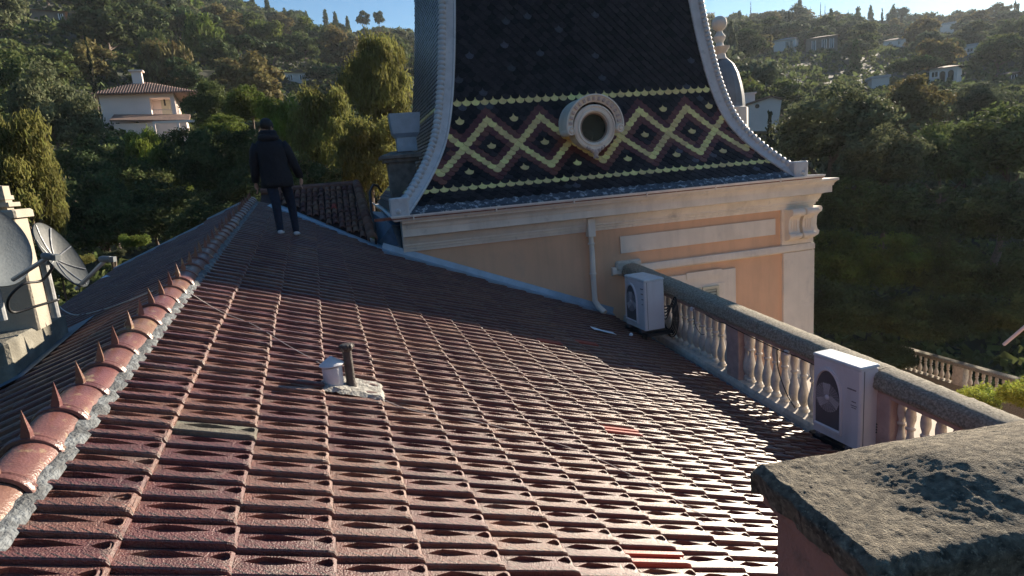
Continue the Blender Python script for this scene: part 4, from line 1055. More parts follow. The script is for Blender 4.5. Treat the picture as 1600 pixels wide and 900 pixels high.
tb_ = B(); loft(tb_, [(-.05, 0, .725, .205, .155), (-.05, 0, .735, .225, .17), (-.05, 0, .80, .228, .172), (-.055, 0, .88, .222, .168), (-.058, 0, .96, .218, .165), (-.062, 0, 1.04, .208, .158), (-.066, 0, 1.12, .214, .160), (-.07, 0, 1.20, .222, .160), (-.074, 0, 1.28, .228, .158), (-.077, 0, 1.35, .215, .145), (-.08, 0, 1.41, .165, .125), (-.08, 0, 1.45, .11, .10), (-.08, 0, 1.47, .06, .06)])
obj('parka', tb_, M_jacket, per, smooth=True)
for nm_, pts_ in (('l', [(-.235, 0, 1.35), (-.285, .0, 1.26), (-.325, .015, 1.12), (-.335, .035, .98), (-.352, .07, .845)]), ('r', [(.075, 0, 1.35), (.135, .0, 1.26), (.19, .01, 1.12), (.235, .03, .99), (.278, .06, .865)])):
    sb_ = B(); sb_.tube(pts_, [.088, .086, .074, .066, .054], 14); sb_.tube([pts_[-1], tuple(Vector(pts_[-1])+Vector((0, .003, -.02)))], [.05, .046], 12); obj('sleeve', sb_, M_jacket, per, smooth=True)
def ell(cx, cy, cz, rx, ry, rz, seg=18, rings=12, z0=-1.0, M=None):
    b = B(); pr = []
    for k in range(rings+1):
        t = -math.pi/2+math.pi*k/rings
        if math.sin(t) < z0-1e-6: continue
        pr.append((max(math.cos(t), 1e-4), math.sin(t)))
    b.lathe(pr, seg, T(cx, cy, cz) @ (M if M is not None else Matrix()) @ Matrix.Diagonal((rx, ry, rz, 1))); return b
hd2 = ell(-.08, -.055, 1.44, .150, .105, .085); hd2.lathe([(.10, -.03), (.128, .0), (.125, .04), (.105, .06), (.095, .04)], 18, T(-.08, -.02, 1.49) @ Matrix.Diagonal((1, .85, 1, 1)))
obj('hood', hd2, M_jacket, per, smooth=True)
nk = B(); nk.tube([(-.08, .0, 1.42), (-.078, .01, 1.56)], [.06, .055], 12); obj('neck', nk, M_skin, per, smooth=True)
HDR = RZ(-.75)
hb_ = ell(-.078, .01, 1.60, .074, .092, .112, M=HDR)
hb_.lathe([(0, -.022), (.012, -.014), (.014, 0), (.008, .016), (0, .03)], 8, T(-.078, .01, 1.60) @ HDR @ T(0, .095, -.01))       # nose
hb_.lathe([(0, -.01), (.022, -.006), (.022, .004), (0, .008)], 10, T(-.078, .01, 1.60) @ HDR @ T(0, .078, -.052))           # mouth
hb_.lathe([(0, -.045), (.03, -.03), (.034, 0), (.02, .02)], 10, T(-.078, .01, 1.60) @ HDR @ T(0, .055, -.075))            # chin
for q in (-1, 1): hb_.lathe([(0, -.03), (.010, -.02), (.013, 0), (.011, .02), (0, .03)], 8, T(-.078, .01, 1.60) @ HDR @ T(q*.074, .0, -.005))
obj('head', hb_, M_skin, per, smooth=True)
for q in (-1, 1):
    eb_ = B(); eb_.lathe([(0, -.008), (.010, 0), (0, .008)], 8, T(-.078, .01, 1.60) @ HDR @ T(q*.03, .084, .012)); obj('eye', eb_, M_cable, per, smooth=True)
hr_ = ell(-.078, .004, 1.625, .084, .100, .108, z0=-.62, M=HDR @ Matrix.Rotation(.50, 4, 'X')); obj('hair', hr_, M_hair, per, smooth=True)
def hand(side, base, mirror):
    s_ = -1 if mirror else 1; px, py, pz = base
    nd = [(off(px, py, pz), .024, .02), (off(px+.002*s_, py+.01, pz-.045), .034, .017), (off(px+.0*s_, py+.015, pz-.085), .036, .015)]
    ed = [(0, 1), (1, 2)]
    for q, ln in ((-.027, .065), (-.009, .075), (.009, .07), (.026, .055)):
        i0 = len(nd); nd.append((off(px+.012*s_, py+.015+q, pz-.10), .009, .009)); nd.append((off(px+.006*s_, py+.015+q, pz-.10-ln*.5), .0085, .0085)); nd.append((off(px-.012*s_, py+.015+q, pz-.10-ln*.9), .0075, .0075))
        ed += [(2, i0), (i0, i0+1), (i0+1, i0+2)]
    i0 = len(nd); nd.append((off(px-.008*s_, py+.05, pz-.065), .010, .010)); nd.append((off(px-.014*s_, py+.06, pz-.10), .0085, .0085)); ed += [(1, i0), (i0, i0+1)]
    return skin_obj('hand', nd, ed, M_skin, per, root=0, sub=1)
hand('L', (-.357, .075, .82), False); hand('R', (.283, .065, .84), True)
for q in (lx, rx):
    sh = [(off(q.x, q.y-.06, q.z+.045), .042, .035), (off(q.x, q.y+.03, q.z+.05), .045, .04), (off(q.x+.01, q.y+.12, q.z+.03), .046, .028), (off(q.x+.01, q.y+.19, q.z+.022), .036, .02)]
    skin_obj('shoe', sh, [(0, 1), (1, 2), (2, 3)], M_shoe, per, root=1)

# ------------------------------------------------------------------ TREES
def quads_mesh(name, cen, ax, ay, rnd=None):
    n = len(cen); V = np.empty((n, 4, 3), np.float32); V[:, 0] = cen-ax-ay; V[:, 1] = cen+ax-ay; V[:, 2] = cen+ax+ay; V[:, 3] = cen-ax+ay
    me = bpy.data.meshes.new(name); me.vertices.add(4*n); me.loops.add(4*n); me.polygons.add(n)
    me.vertices.foreach_set('co', V.ravel()); me.loops.foreach_set('vertex_index', np.arange(4*n, dtype=np.int32))
    me.polygons.foreach_set('loop_start', np.arange(0, 4*n, 4, dtype=np.int32)); me.polygons.foreach_set('loop_total', np.full(n, 4, np.int32))
    at = me.attributes.new('rnd', 'FLOAT', 'FACE'); at.data.foreach_set('value', (RNG.random(n) if rnd is None else rnd).astype(np.float32))
    me.update(); me.validate(); return me
def crown(name, nl, leaf, nlobe, shape='round', seed=0, asp=1.0):
    g = np.random.default_rng(seed); L = []
    for k in range(nlobe):
        u = g.normal(size=3); u /= np.linalg.norm(u)
        if shape == 'round':
            c = u*(.35+.48*g.random()); c[2] = c[2]*.85+.05; r = .18+.20*g.random()
            if c[2] < -.35: c[2] *= .6
        elif shape == 'umbrella':
            a = g.random()*6.28; q = math.sqrt(g.random())*.8; c = np.array([q*math.cos(a), q*math.sin(a), .25-.35*q*q+.1*g.random()]); r = .20+.12*g.random()
        elif shape == 'droop':
            c = u*(.3+.5*g.random()); r = .16+.18*g.random()
        elif shape == 'cypress':
            z = g.random()*2-1; q = .5*(1-((z+1)/2)**1.5)*.8+.04; a = g.random()*6.28; c = np.array([q*.45*math.cos(a), q*.45*math.sin(a), z]); r = .13*(1.15-(z+1)/2)+.02
        elif shape == 'cone':
            z = g.random()*2-1; q = .75*(1-(z+1)/2)+.05; a = g.random()*6.28; c = np.array([q*math.cos(a)*.8, q*math.sin(a)*.8, z]); r = .16+.1*(1-(z+1)/2)
        else:
            c = u*(.2+.6*g.random()); c[2] = abs(c[2])*.8-.2; r = .2+.2*g.random()
        L.append((c, r))
    w = np.array([r**2 for _, r in L]); w /= w.sum(); idx = g.choice(len(L), nl, p=w)
    C = np.array([L[i][0] for i in range(len(L))])[idx]; Rr = np.array([r for _, r in L])[idx][:, None]
    d = g.normal(size=(nl, 3)); d /= np.linalg.norm(d, axis=1)[:, None]; d[:, 2] = np.where(d[:, 2] < -.3, -d[:, 2]*.6, d[:, 2])
    P = C+d*Rr*(.62+.46*g.random((nl, 1)))
    if shape == 'droop': P[:, 2] -= np.abs(g.normal(size=nl))*.10
    nrm = d*.7+g.normal(size=(nl, 3))*.6; nrm /= np.linalg.norm(nrm, axis=1)[:, None]
    a = np.cross(nrm, g.normal(size=(nl, 3))); 
    if shape == 'droop': a = np.tile([[0., 0., 1.]], (nl, 1))+g.normal(size=(nl, 3))*.35; a -= nrm*(a*nrm).sum(1)[:, None]
    a /= np.linalg.norm(a, axis=1)[:, None]+1e-9; b = np.cross(nrm, a)
    s = leaf*(.6+.8*g.random((nl, 1)))
    ka, kb = (1.7, .38) if shape == 'droop' else ((1.2, .5) if shape != 'bush' else (1.2, .45))
    rl_ = (idx*0.6180339 % 1.0)*.55+g.random(nl)*.45
    return quads_mesh(name, P, a*s*ka, b*s*kb, rl_)
CR = {
 'round': [crown('crown', 15000, .026, 60, 'round', 1), crown('crown', 15000, .026, 50, 'round', 2)],
 'droop': [crown('crown', 17000, .026, 60, 'droop', 3), crown('crown', 17000, .026, 50, 'droop', 4)],
 'bush': [crown('crown', 9000, .030, 36, 'bush', 5)],
 'fround': [crown('crown', 3200, .055, 34, 'round', s) for s in (11, 12, 13, 14)],
 'fumb': [crown('crown', 2600, .055, 26, 'umbrella', s) for s in (15, 16)],
 'fcyp': [crown('crown', 1800, .045, 60, 'cypress', 17)],
 'fcone': [crown('crown', 2600, .055, 60, 'cone', 18)],
 'fdroop': [crown('crown', 3200, .050, 34, 'droop', 19)],
}
def trunk_mesh(seed, limbs=5):
    g = random.Random(seed); b = B(); pts = [(0, 0, -1.0)]
    for k in range(1, 6): pts.append((pts[-1][0]+g.gauss(0, .05), pts[-1][1]+g.gauss(0, .05), -1+k*.20))
    b.tube(pts, [.075, .065, .055, .045, .035, .02], 7)
    for k in range(limbs):
        i = 2+k % 3; p = Vector(pts[i]); a = g.random()*6.28; q = p+Vector((math.cos(a)*.25, math.sin(a)*.25, .12)); r = q+Vector((math.cos(a)*.25, math.sin(a)*.25, .10))
        b.tube([tuple(p), tuple(q), tuple(r)], [.03, .02, .008], 5)
    return b.mesh('trunk', True)
TR = [trunk_mesh(s) for s in (1, 2, 3)]
for m_ in TR: m_.materials.append(M_bark)
for key in CR:
    for me in CR[key]: me.materials.append(F['oak'])
TREES = []
def tree(name, label, pos, rx_, rz_, kind, fol, group=None, trunk=True, bark=None, i=None, cat='tree', reach=None):
    t = thing(name, label, cat, T(*pos) @ RZ(random.random()*6.28), group)
    me = random.choice(CR[kind]) if i is None else CR[kind][i % len(CR[kind])]
    c = bpy.data.objects.new('crown', me); COL.objects.link(c); c.parent = t; c.scale = (rx_, rx_*random.uniform(.9, 1.1), rz_)
    c.material_slots[0].link = 'OBJECT'; c.material_slots[0].material = F[fol]
    if trunk:
        g_ = max(ground_z(pos.x, pos.y)-.5, -15); h = max(pos.z-g_, rz_*.9)
        k = bpy.data.objects.new('trunk', random.choice(TR)); COL.objects.link(k); k.parent = t; k.scale = (rx_*.8, rx_*.8, min(h, rz_*2.6))
        if bark: k.material_slots[0].link = 'OBJECT'; k.material_slots[0].material = bark
    TREES.append((pos, rx_)); return t
def ptree(name, label, px, py, wp, hp, R, kind, fol, **kw):
    c = at_r(px, py, R); dpt = c.dot(fwd); return tree(name, label, c, wp/FPX*dpt, hp/FPX*dpt, kind, fol, **kw)
NEAR = [
 ('eucalyptus_tree', 'yellow green drooping tree at the left edge behind the chimney stack', 18, 262, 78, 112, 24, 'droop', 'euc', {}),
 ('eucalyptus_tree', 'lower drooping yellow bough hanging beside the louvred chimney', 70, 330, 34, 75, 25, 'droop', 'euc', {}),
 ('oak_tree', 'broad dark oak in front of the left end of the pink house', 92, 190, 66, 85, 48, 'round', 'olive', {}),
 ('oak_tree', 'dark oak at the left edge above the yellow drooping tree', 12, 145, 62, 75, 56, 'round', 'oak', {}),
 ('oak_tree', 'dark rounded oak below the pink house wall', 160, 258, 62, 52, 42, 'round', 'oak', {}),
 ('bamboo_clump', 'bright yellow green bamboo in front of the pink house', 230, 240, 36, 50, 40, 'droop', 'bamboo', {}),
 ('bamboo_clump', 'green bamboo lower down to the right of the bright clump', 262, 272, 42, 52, 38, 'droop', 'green', {}),
 ('evergreen_tree', 'very dark evergreen below the bamboo, nearest the roof verge', 245, 345, 80, 62, 30, 'round', 'oak_dark', {}),
 ('evergreen_tree', 'very dark evergreen behind the satellite dishes', 150, 355, 75, 90, 32, 'round', 'oak_dark', {}),
 ('evergreen_tree', 'dark evergreen left of the standing person', 340, 270, 62, 75, 33, 'round', 'oak_dark', {}),
 ('oak_tree', 'mid green oak at the right end of the pink house', 335, 178, 48, 55, 50, 'round', 'oak', {}),
 ('oak_tree', 'sunlit green tree just above the head of the person', 390, 170, 50, 40, 44, 'round', 'green', {}),
 ('olive_tree', 'light green rounded tree between the pink house and the person', 345, 215, 48, 38, 38, 'round', 'green', {}),
 ('eucalyptus_tree', 'tall olive yellow tree touching the sky left of the tower', 592, 130, 62, 95, 36, 'droop', 'euc', {}),
 ('eucalyptus_tree', 'yellow green drooping tree between the person and the tower', 500, 205, 62, 88, 30, 'droop', 'euc', {}),
 ('eucalyptus_tree', 'dense yellow drooping foliage close behind the small clay roof', 575, 245, 62, 80, 27, 'droop', 'euc', {}),
 ('eucalyptus_tree', 'sunlit drooping tree right behind the shoulder of the person', 448, 200, 46, 60, 34, 'droop', 'bamboo', {}),
 ('shrub', 'small sunlit shrub just beyond the left roof verge', 212, 378, 22, 26, 19, 'bush', 'green', {}),
 ('shrub', 'tiny pale shrub beside the receiver of the smaller dish', 178, 398, 18, 16, 18, 'bush', 'olive', {}),
 ('shrub', 'low sunlit shrub behind the smaller satellite dish', 122, 408, 26, 22, 16, 'bush', 'euc', {}),
 ('olive_tree', 'large rounded grey green tree right of the tower hip', 1296, 215, 98, 78, 42, 'round', 'olive', {}),
 ('olive_tree', 'grey green tree lower right of the large rounded one', 1375, 262, 72, 62, 36, 'round', 'olive', {}),
 ('oak_tree', 'dark dense oak at the right edge below the far houses', 1560, 240, 92, 72, 44, 'round', 'oak', {}),
 ('oak_tree', 'dark oak between the grey green tree and the right edge', 1470, 255, 62, 62, 40, 'round', 'oak', {}),
 ('oak_tree', 'dull brown green tree rising behind the large rounded tree', 1425, 175, 62, 62, 70, 'round', 'ochre', {}),
 ('oak_tree', 'dark tree above the oak at the right edge', 1530, 165, 50, 40, 75, 'round', 'grey', {}),
 ('bright_shrub', 'bright yellow green shrub right of the lower balustrade', 1530, 625, 42, 48, 17, 'bush', 'bamboo', {}),
 ('bright_shrub', 'bright yellow green shrub at the right picture edge', 1600, 618, 46, 50, 16, 'bush', 'bamboo', {}),
]
for nm, lb_, px, py, wp, hp, R, kind, fol, kw in NEAR:
    cat = {'bamboo_clump': 'bamboo', 'shrub': 'shrub', 'bright_shrub': 'shrub'}.get(nm, 'tree')
    ptree(nm, lb_, px, py, wp, hp, R, kind, fol, cat=cat, trunk=cat == 'tree', **kw)
# dark bank of bushes below the right trees
for k, (px, py, wp, hp, R, fol) in enumerate([(1330, 330, 70, 60, 34, 'oak'), (1440, 345, 78, 62, 33, 'oak_dark'), (1555, 345, 78, 66, 33, 'oak_dark'), (1300, 415, 60, 62, 30, 'green'), (1385, 420, 66, 62, 29, 'green'), (1475, 430, 66, 60, 29, 'oak'),  # lighter green leaves on a few bushes paint lit spots into the bank
      (1575, 440, 66, 60, 29, 'oak_dark'), (1320, 500, 62, 52, 27, 'oak_dark'), (1420, 505, 62, 46, 26.5, 'oak'), (1510, 500, 60, 46, 26.5, 'oak_dark'), (1600, 500, 56, 46, 26, 'oak'), (1270, 380, 40, 60, 33, 'oak_dark'), (1380, 560, 50, 30, 25.5, 'oak_dark'), (1270, 480, 40, 60, 27, 'oak_dark')]):
    ptree('bush', 'dark shaded bush on the bank below the grey green trees', px, py, wp, hp, R, 'round', fol, group='shaded bushes on the right bank', cat='bush', trunk=False)
for k, (px, py, wp, hp, R, fol) in enumerate([(70, 420, 60, 50, 24, 'oak_dark'), (320, 350, 70, 40, 27, 'oak_dark'), (400, 320, 60, 60, 28, 'oak_dark'), (205, 300, 60, 50, 36, 'oak'), (300, 250, 50, 55, 38, 'oak_dark'), (480, 290, 60, 50, 26, 'oak_dark'), (140, 290, 50, 50, 38, 'oak_dark'), (395, 245, 48, 48, 32, 'oak')]):
    ptree('bush', 'dark evergreen bush in the shadow below the left roof verge', px, py, wp, hp, R, 'round', fol, group='shaded bushes beyond the left verge', cat='bush', trunk=False)
# hillside trees, individually, by azimuth and distance
def hit_R(px, py):
    r = ray(px, py); h = math.hypot(r.x, r.y); R_ = 40
    while R_ < 500:
        if r.z/h*R_ < ground_z(r.x/h*R_, r.y/h*R_): return R_
        R_ += 2
    return 450
HS = [  # key, px centre, top py, base py, width px
 ('a', 463, 113, 127, 36), ('b', 1226, 62, 78, 32), ('c', 1284, 58, 80, 44), ('d', 1376, 122, 140, 24), ('e', 1516, 72, 84, 18), ('f', 1483, 38, 52, 22), ('g', 74, 17, 32, 44), ('h', 1474, 106, 130, 36), ('i', 1398, 62, 72, 30), ('j', 1575, 115, 126, 26)]
HP = {k: (px, pt, pb, w, hit_R(px, pb+2)) for k, px, pt, pb, w in HS}
HOUSES_CLEAR = [(232, 165, 90, 40, 74), (1188, 175, 40, 30, 70)]+[(v[0], (v[1]+v[2])/2, v[3]/2, (v[2]-v[1])/2, v[4]) for v in HP.values()]
cands = []
for ring_R in [55, 66, 78, 92, 108, 126, 146, 168, 192, 218, 246, 274, 300, 330, 365, 400, 430, 455]:
    n_ = int(math.radians(84)*ring_R/(4.7+ring_R*.003))
    for k in range(n_):
        az = -25+84*(k+.5+random.uniform(-.45, .45))/n_
        R = ring_R*random.uniform(.95, 1.05)
        if R > sky_R(az)+8: continue
        a = math.radians(az); x, y = R*math.sin(a), R*math.cos(a); rr = random.uniform(2.6, 4.8)*(1+R*.0012); kind = random.random()
        cands.append((x, y, R, az, rr, kind))
random.shuffle(cands)
ind, mass = [], []
for x, y, R, az, rr, kq in cands:
    z = ground_z(x, y)+rr*random.uniform(.6, 1.0); P = Vector((x, y, z)); px, py, dpt = proj(P); wpx = rr/dpt*FPX
    if px < -40 or px > 1640 or ((632 < px < 1110) and R < 90): continue
    if py < -60: continue
    skip = False
    for hx_, hy_, hw_, hh_, hR in HOUSES_CLEAR:
        if R < hR+9 and abs(px-hx_) < hw_+wpx*.8 and py-wpx*1.15 < hy_+hh_*.5 and py+wpx > hy_-hh_: skip = True
    if skip: continue
    ind.append((dpt, P, rr, kq, az, R))
ind.sort(key=lambda a: a[0])
def kind_of(kq, az, R, rr):
    if kq < .56: return 'fround', rr, rr*random.uniform(.75, 1.0), 'round_tree'
    if kq < .72: return 'fumb', rr*1.25, rr*1.1, 'umbrella_pine'
    if kq < .80: return 'fcone', rr*.62, rr*1.3, 'conifer'
    if kq < .85: return 'fcyp', rr*.62, rr*1.5, 'cypress_tree'
    return 'fdroop', rr*.95, rr*1.15, 'round_tree'
LBL = {'round_tree': 'leafy round tree', 'umbrella_pine': 'flat topped umbrella pine', 'conifer': 'pointed conifer', 'cypress_tree': 'narrow dark cypress'}
merged = {}; q = -1
for dpt, P, rr, kq, az, R in ind:
    vis_ = not (632 < proj(P)[0] < 1110); q += 1 if vis_ else 0
    kd, a_, b_, nm = kind_of(kq, az, R, rr)
    fol = random.choice(['oak', 'oak', 'oak_dark', 'green', 'olive', 'pine', 'ochre'] if az < 15 else ['grey', 'oak', 'olive', 'ochre', 'grey', 'oak_dark'])
    if nm == 'cypress_tree': fol = 'cypress'
    if nm in ('umbrella_pine', 'conifer'): fol = 'pine' if az < 15 else random.choice(['pine', 'grey'])
    if q < 270 and vis_:
        side = 'left' if az < 15 else 'right'
        tree(nm, '%s among many on the wooded %s hillside' % (LBL[nm], side), P, a_, b_, kd, fol, group='%ss on the %s hillside' % (nm.replace('_', ' '), side), bark=M_palebark if kq > .9 else None)
    else:
        merged.setdefault(fol, []).append((kd, P, a_, b_))
base_co = {}
for kd in ('fround', 'fumb', 'fcyp', 'fcone', 'fdroop'):
    me = CR[kd][0]; n = len(me.vertices); co = np.empty(n*3, np.float32); me.vertices.foreach_get('co', co); base_co[kd] = co.reshape(-1, 4, 3)
allV = []; allM = []
names_f = list(merged.keys())
for fi, fol in enumerate(names_f):
    for kd, P, a_, b_ in merged[fol]:
        co = base_co[kd]; sel = RNG.choice(len(co), 600, replace=False); v = co[sel].copy(); c = v.mean(axis=1, keepdims=True); v = c+(v-c)*1.85
        th = RNG.random()*6.28; R2 = np.array([[math.cos(th), -math.sin(th), 0], [math.sin(th), math.cos(th), 0], [0, 0, 1]])
        v = (v*np.array([a_, a_, b_])) @ R2.T + np.array(P); allV.append(v); allM.append(np.full(len(v), fi))
if allV:
    V = np.concatenate(allV); n = len(V); me = bpy.data.meshes.new('far_wood'); me.vertices.add(4*n); me.loops.add(4*n); me.polygons.add(n)
    me.vertices.foreach_set('co', V.astype(np.float32).ravel()); me.loops.foreach_set('vertex_index', np.arange(4*n, dtype=np.int32))
    me.polygons.foreach_set('loop_start', np.arange(0, 4*n, 4, dtype=np.int32)); me.polygons.foreach_set('loop_total', np.full(n, 4, np.int32))
    at = me.attributes.new('rnd', 'FLOAT', 'FACE'); at.data.foreach_set('value', RNG.random(n).astype(np.float32))
    me.polygons.foreach_set('material_index', np.concatenate(allM).astype(np.int32)); me.update()
    for fol in names_f: me.materials.append(F[fol])
    o = bpy.data.objects.new('far_wood', me); COL.objects.link(o); tag(o, 'mass of far trees covering the upper slopes of both hills', 'wood', kind='stuff')
print('near/ind trees', len(ind), 'merged', sum(len(v) for v in merged.values()))
# undergrowth on the near slopes
und = []
for k in range(5200):
    az = random.uniform(-26, 60); R = 24+ (random.random()**1.3)*110
    a = math.radians(az); x, y = R*math.sin(a), R*math.cos(a)
    s_ = random.uniform(.5, 1.2)
    for q in range(22):
        u = RNG.normal(size=3); u /= np.linalg.norm(u); und.append((x+u[0]*s_, y+u[1]*s_, ground_z(x, y)+abs(u[2])*s_*.9))
for k in range(7000):
    az = random.uniform(-26, 60); R = 130+random.random()*330
    if R > sky_R(az)+12: continue
    a = math.radians(az); x, y = R*math.sin(a), R*math.cos(a); s_ = random.uniform(.8, 1.7)
    for q in range(9):
        u = RNG.normal(size=3); u /= np.linalg.norm(u); und.append((x+u[0]*s_, y+u[1]*s_, ground_z(x, y)+abs(u[2])*s_*.9))
und = np.array(und); n = len(und); nr = RNG.normal(size=(n, 3)); nr /= np.linalg.norm(nr, axis=1)[:, None]; a = np.cross(nr, RNG.normal(size=(n, 3))); a /= np.linalg.norm(a, axis=1)[:, None]; b = np.cross(nr, a)
sz = (.10+.16*RNG.random((n, 1)))*np.maximum(1, np.hypot(und[:, :1], und[:, 1:2])/75); me = quads_mesh('undergrowth', und, a*sz*1.2, b*sz*.6); me.materials.append(F['oak'])
o = bpy.data.objects.new('undergrowth', me); COL.objects.link(o); tag(o, 'low scrub covering the ground between the trees', 'undergrowth', kind='stuff')
# named far trees on the skyline
for k, (px, py, w_, h_) in enumerate([(1266, 22, 1.6, 9), (1282, 20, 3, 12), (1289, 22, 2.6, 11), (1297, 25, 2.2, 9), (1325, 28, 2.4, 9), (1173, 14, 2.2, 9), (1377, 28, 2, 6)]):
    ptree('cypress_tree', 'thin dark cypress standing up against the sky on the right skyline', px, py, w_*1.3, h_*1.3, 400, 'fcyp', 'cypress', group='cypresses on the right skyline')
ptree('conifer', 'tall ragged conifer on the skyline right of the tower', 1250, 28, 13, 26, 360, 'fcone', 'grey')
ptree('cypress_tree', 'slim cypress rising just above the left end of the pink house roof', 140, 95, 12, 50, 66, 'fcyp', 'cypress')
ptree('round_tree', 'left tree of the pair against the sky left of the tower', 568, 31, 12, 14, 270, 'fround', 'oak_dark')
ptree('round_tree', 'right tree of the pair against the sky left of the tower', 592, 30, 10, 14, 270, 'fround', 'oak_dark')
ptree('round_tree', 'sparse open tree against the sky above the stone house', 1403, 22, 18, 16, 400, 'fdroop', 'grey')
ptree('round_tree', 'large leafy tree against the sky near the right edge', 1560, 24, 20, 18, 380, 'fround', 'ochre')
ptree('umbrella_pine', 'broad umbrella pine on the skyline at the right', 1515, 42, 26, 18, 330, 'fumb', 'pine')
ptree('umbrella_pine', 'dark umbrella pine below the cypresses on the right hill', 1345, 52, 22, 18, 300, 'fumb', 'pine')

# ------------------------------------------------------------------ HOUSES
def house(name, label, key, dm_, rhm, wall, roofm, yaw_off, wins=(), flat=False, hip=True, cat='house'):
    px, pt, pb, wpx_, R = HP[key]; c = at_r(px, pt, R); k_ = c.dot(fwd)/FPX; w = wpx_*k_; h = (pb-pt)*k_; d = dm_; rh = rhm*k_; az = math.atan2(c.x, c.y)
    t = thing(name, label, cat, T(*c) @ RZ(-az+yaw_off))      # local x to the right, y away
    b = B(); b.box(-w/2, w/2, 0, d, -h-4, 0); wo_ = obj('wall', b, wall, t)
    b = B(); e = .5
    if flat: b.box(-w/2-.2, w/2+.2, -.2, d+.2, 0, rh)
    elif hip: b.add([(-w/2-e, -e, 0), (w/2+e, -e, 0), (w/2+e, d+e, 0), (-w/2-e, d+e, 0), (-w*.12, d/2, rh), (w*.12, d/2, rh)], [(0, 1, 5, 4), (1, 2, 5), (2, 3, 4, 5), (3, 0, 4), (0, 3, 2, 1)])
    else: b.add([(-w/2-e, -e, 0), (w/2+e, -e, 0), (w/2+e, d+e, 0), (-w/2-e, d+e, 0), (-w/2-e, d/2, rh), (w/2+e, d/2, rh)], [(0, 1, 5, 4), (1, 2, 5), (2, 3, 4, 5), (3, 0, 4), (0, 3, 2, 1)])
    obj('roof', b, roofm, t)
    for x, z, ww, hh in [(a*w, b_*h, c_*w, d_*h) for a, b_, c_, d_ in wins]:
        b = B(); b.box(x-ww/2, x+ww/2, -.06, -.02, z, z+hh); f = obj('window', b, M_glass, t)
        b = B(); b.box(x-ww/2-.12, x-ww/2, -.08, 0, z-.1, z+hh+.1); b.box(x+ww/2, x+ww/2+.12, -.08, 0, z-.1, z+hh+.1); b.box(x-.04, x+.04, -.08, -.062, z, z+hh); obj('frame', b, M_whitepaint, f)
    return t
M_clayroof = mat('old_clay_roof', (.20, .125, .095), .9, .35, 3, .3, 10)
M_whiteroof = mat('pale_roof', (.38, .38, .40), .8, .1)
house('villa', 'small white villa with two dark windows above the yellow trees', 'a', 6, 5, M_lightwall, M_clayroof, .1, [(-.28, -.8, .17, .5), (.2, -.8, .17, .5)])
house('villa', 'white villa with one blue window, nearest the tower on the right hill', 'b', 8, 5, M_lightwall, M_whiteroof, -.1, [(.2, -.85, .34, .65)])
house('stone_house', 'long brown stone house below the skyline cypresses', 'c', 9, 5, M_brownwall, M_clayroof, .05, [(-.25, -.8, .1, .6), (.08, -.8, .12, .6), (.32, -.8, .1, .6)])
house('villa', 'grey roofed villa half hidden in trees mid right hill', 'd', 7, 4, M_lightwall, M_whiteroof, .2, flat=True)
house('villa', 'small pale green villa high on the right hill', 'e', 6, 3, M_lightwall, M_whiteroof, -.1, [(0, -.7, .4, .4)], flat=True)
house('villa', 'small pale villa just under the skyline on the right hill', 'f', 6, 3, M_lightwall, M_whiteroof, -.1, [], flat=True)
house('villa', 'low villa with a long pale wall right of the stone house', 'i', 7, 4, M_lightwall, M_clayroof, .1, [(-.2, -.8, .12, .5), (.2, -.8, .12, .5)])
house('villa', 'low brown roofed house near the right edge above the oak', 'j', 7, 4, M_brownwall, M_clayroof, .0, [(.3, -.8, .2, .5)])
house('stone_house', 'dim low stone house high on the left hill', 'g', 6, 4, M_brownwall, M_clayroof, .05, [(.36, -.85, .1, .6)])
av = house('villa', 'white villa with two arched openings on the right hill', 'h', 7, 5, M_lightwall, M_clayroof, -.12, [(-.3, -.5, .22, .3)])
k_ = at_r(1474, 106, HP['h'][4]).dot(fwd)/FPX; wv, hv = 36*k_, 24*k_
for x in (-.02*wv, .28*wv):
    rr0 = .10*wv; b = B(); b.prism([(x-rr0, -hv*.85), (x+rr0, -hv*.85), (x+rr0, -hv*.35)]+[(x+rr0*math.cos(a), -hv*.35+rr0*math.sin(a)) for a in [math.pi*k/8 for k in range(1, 8)]]+[(x-rr0, -hv*.35)], 1, -.07, -.02)
    obj('arch', b, M_glass, av)
# gabled white house behind the tower hip
gh = thing('gabled_house', 'white gabled house with a grey roof right behind the tower hip', 'house')
c = at_r(1192, 205, 70); az = math.atan2(c.x, c.y); gh.matrix_world = T(*c) @ RZ(-az+.12)
def gp(px, py): 
    v = gh.matrix_world.inverted() @ at_r(px, py, 70); return v
pts = [gp(1150, 205), gp(1158, 168), gp(1207, 151), gp(1222, 156), gp(1215, 205)]
b = B(); n = 5; vs = [(p.x, 0, p.z) for p in pts]+[(p.x, 7, p.z) for p in pts]
b.add(vs, [tuple(range(n)), tuple(range(9, 4, -1))]+[(i, i+n, (i+1) % n+n, (i+1) % n) for i in range(n)]); obj('wall', b, M_lightwall, gh)
b = B(); a_, b2, c2 = pts[1], pts[2], pts[3]
for p, q in ((a_, b2), (b2, c2)):
    b.add([(p.x-.2, -.25, p.z+.02), (q.x, -.25, q.z+.02), (q.x, 7, q.z+.02), (p.x-.2, 7, p.z+.02), (p.x-.2, -.25, p.z+.17), (q.x, -.25, q.z+.17), (q.x, 7, q.z+.17), (p.x-.2, 7, p.z+.17)], [(0, 1, 5, 4), (1, 2, 6, 5), (2, 3, 7, 6), (3, 0, 4, 7), (4, 5, 6, 7), (0, 3, 2, 1)])
obj('roof', b, M_clayroof, gh)
p = gp(1183, 166); b = B(); b.lathe([(0, 0), (.22, 0), (.22, .03), (0, .03)], 12, T(p.x, -.01, p.z) @ Matrix.Rotation(math.pi/2, 4, 'X')); obj('round_window', b, M_glass, gh)
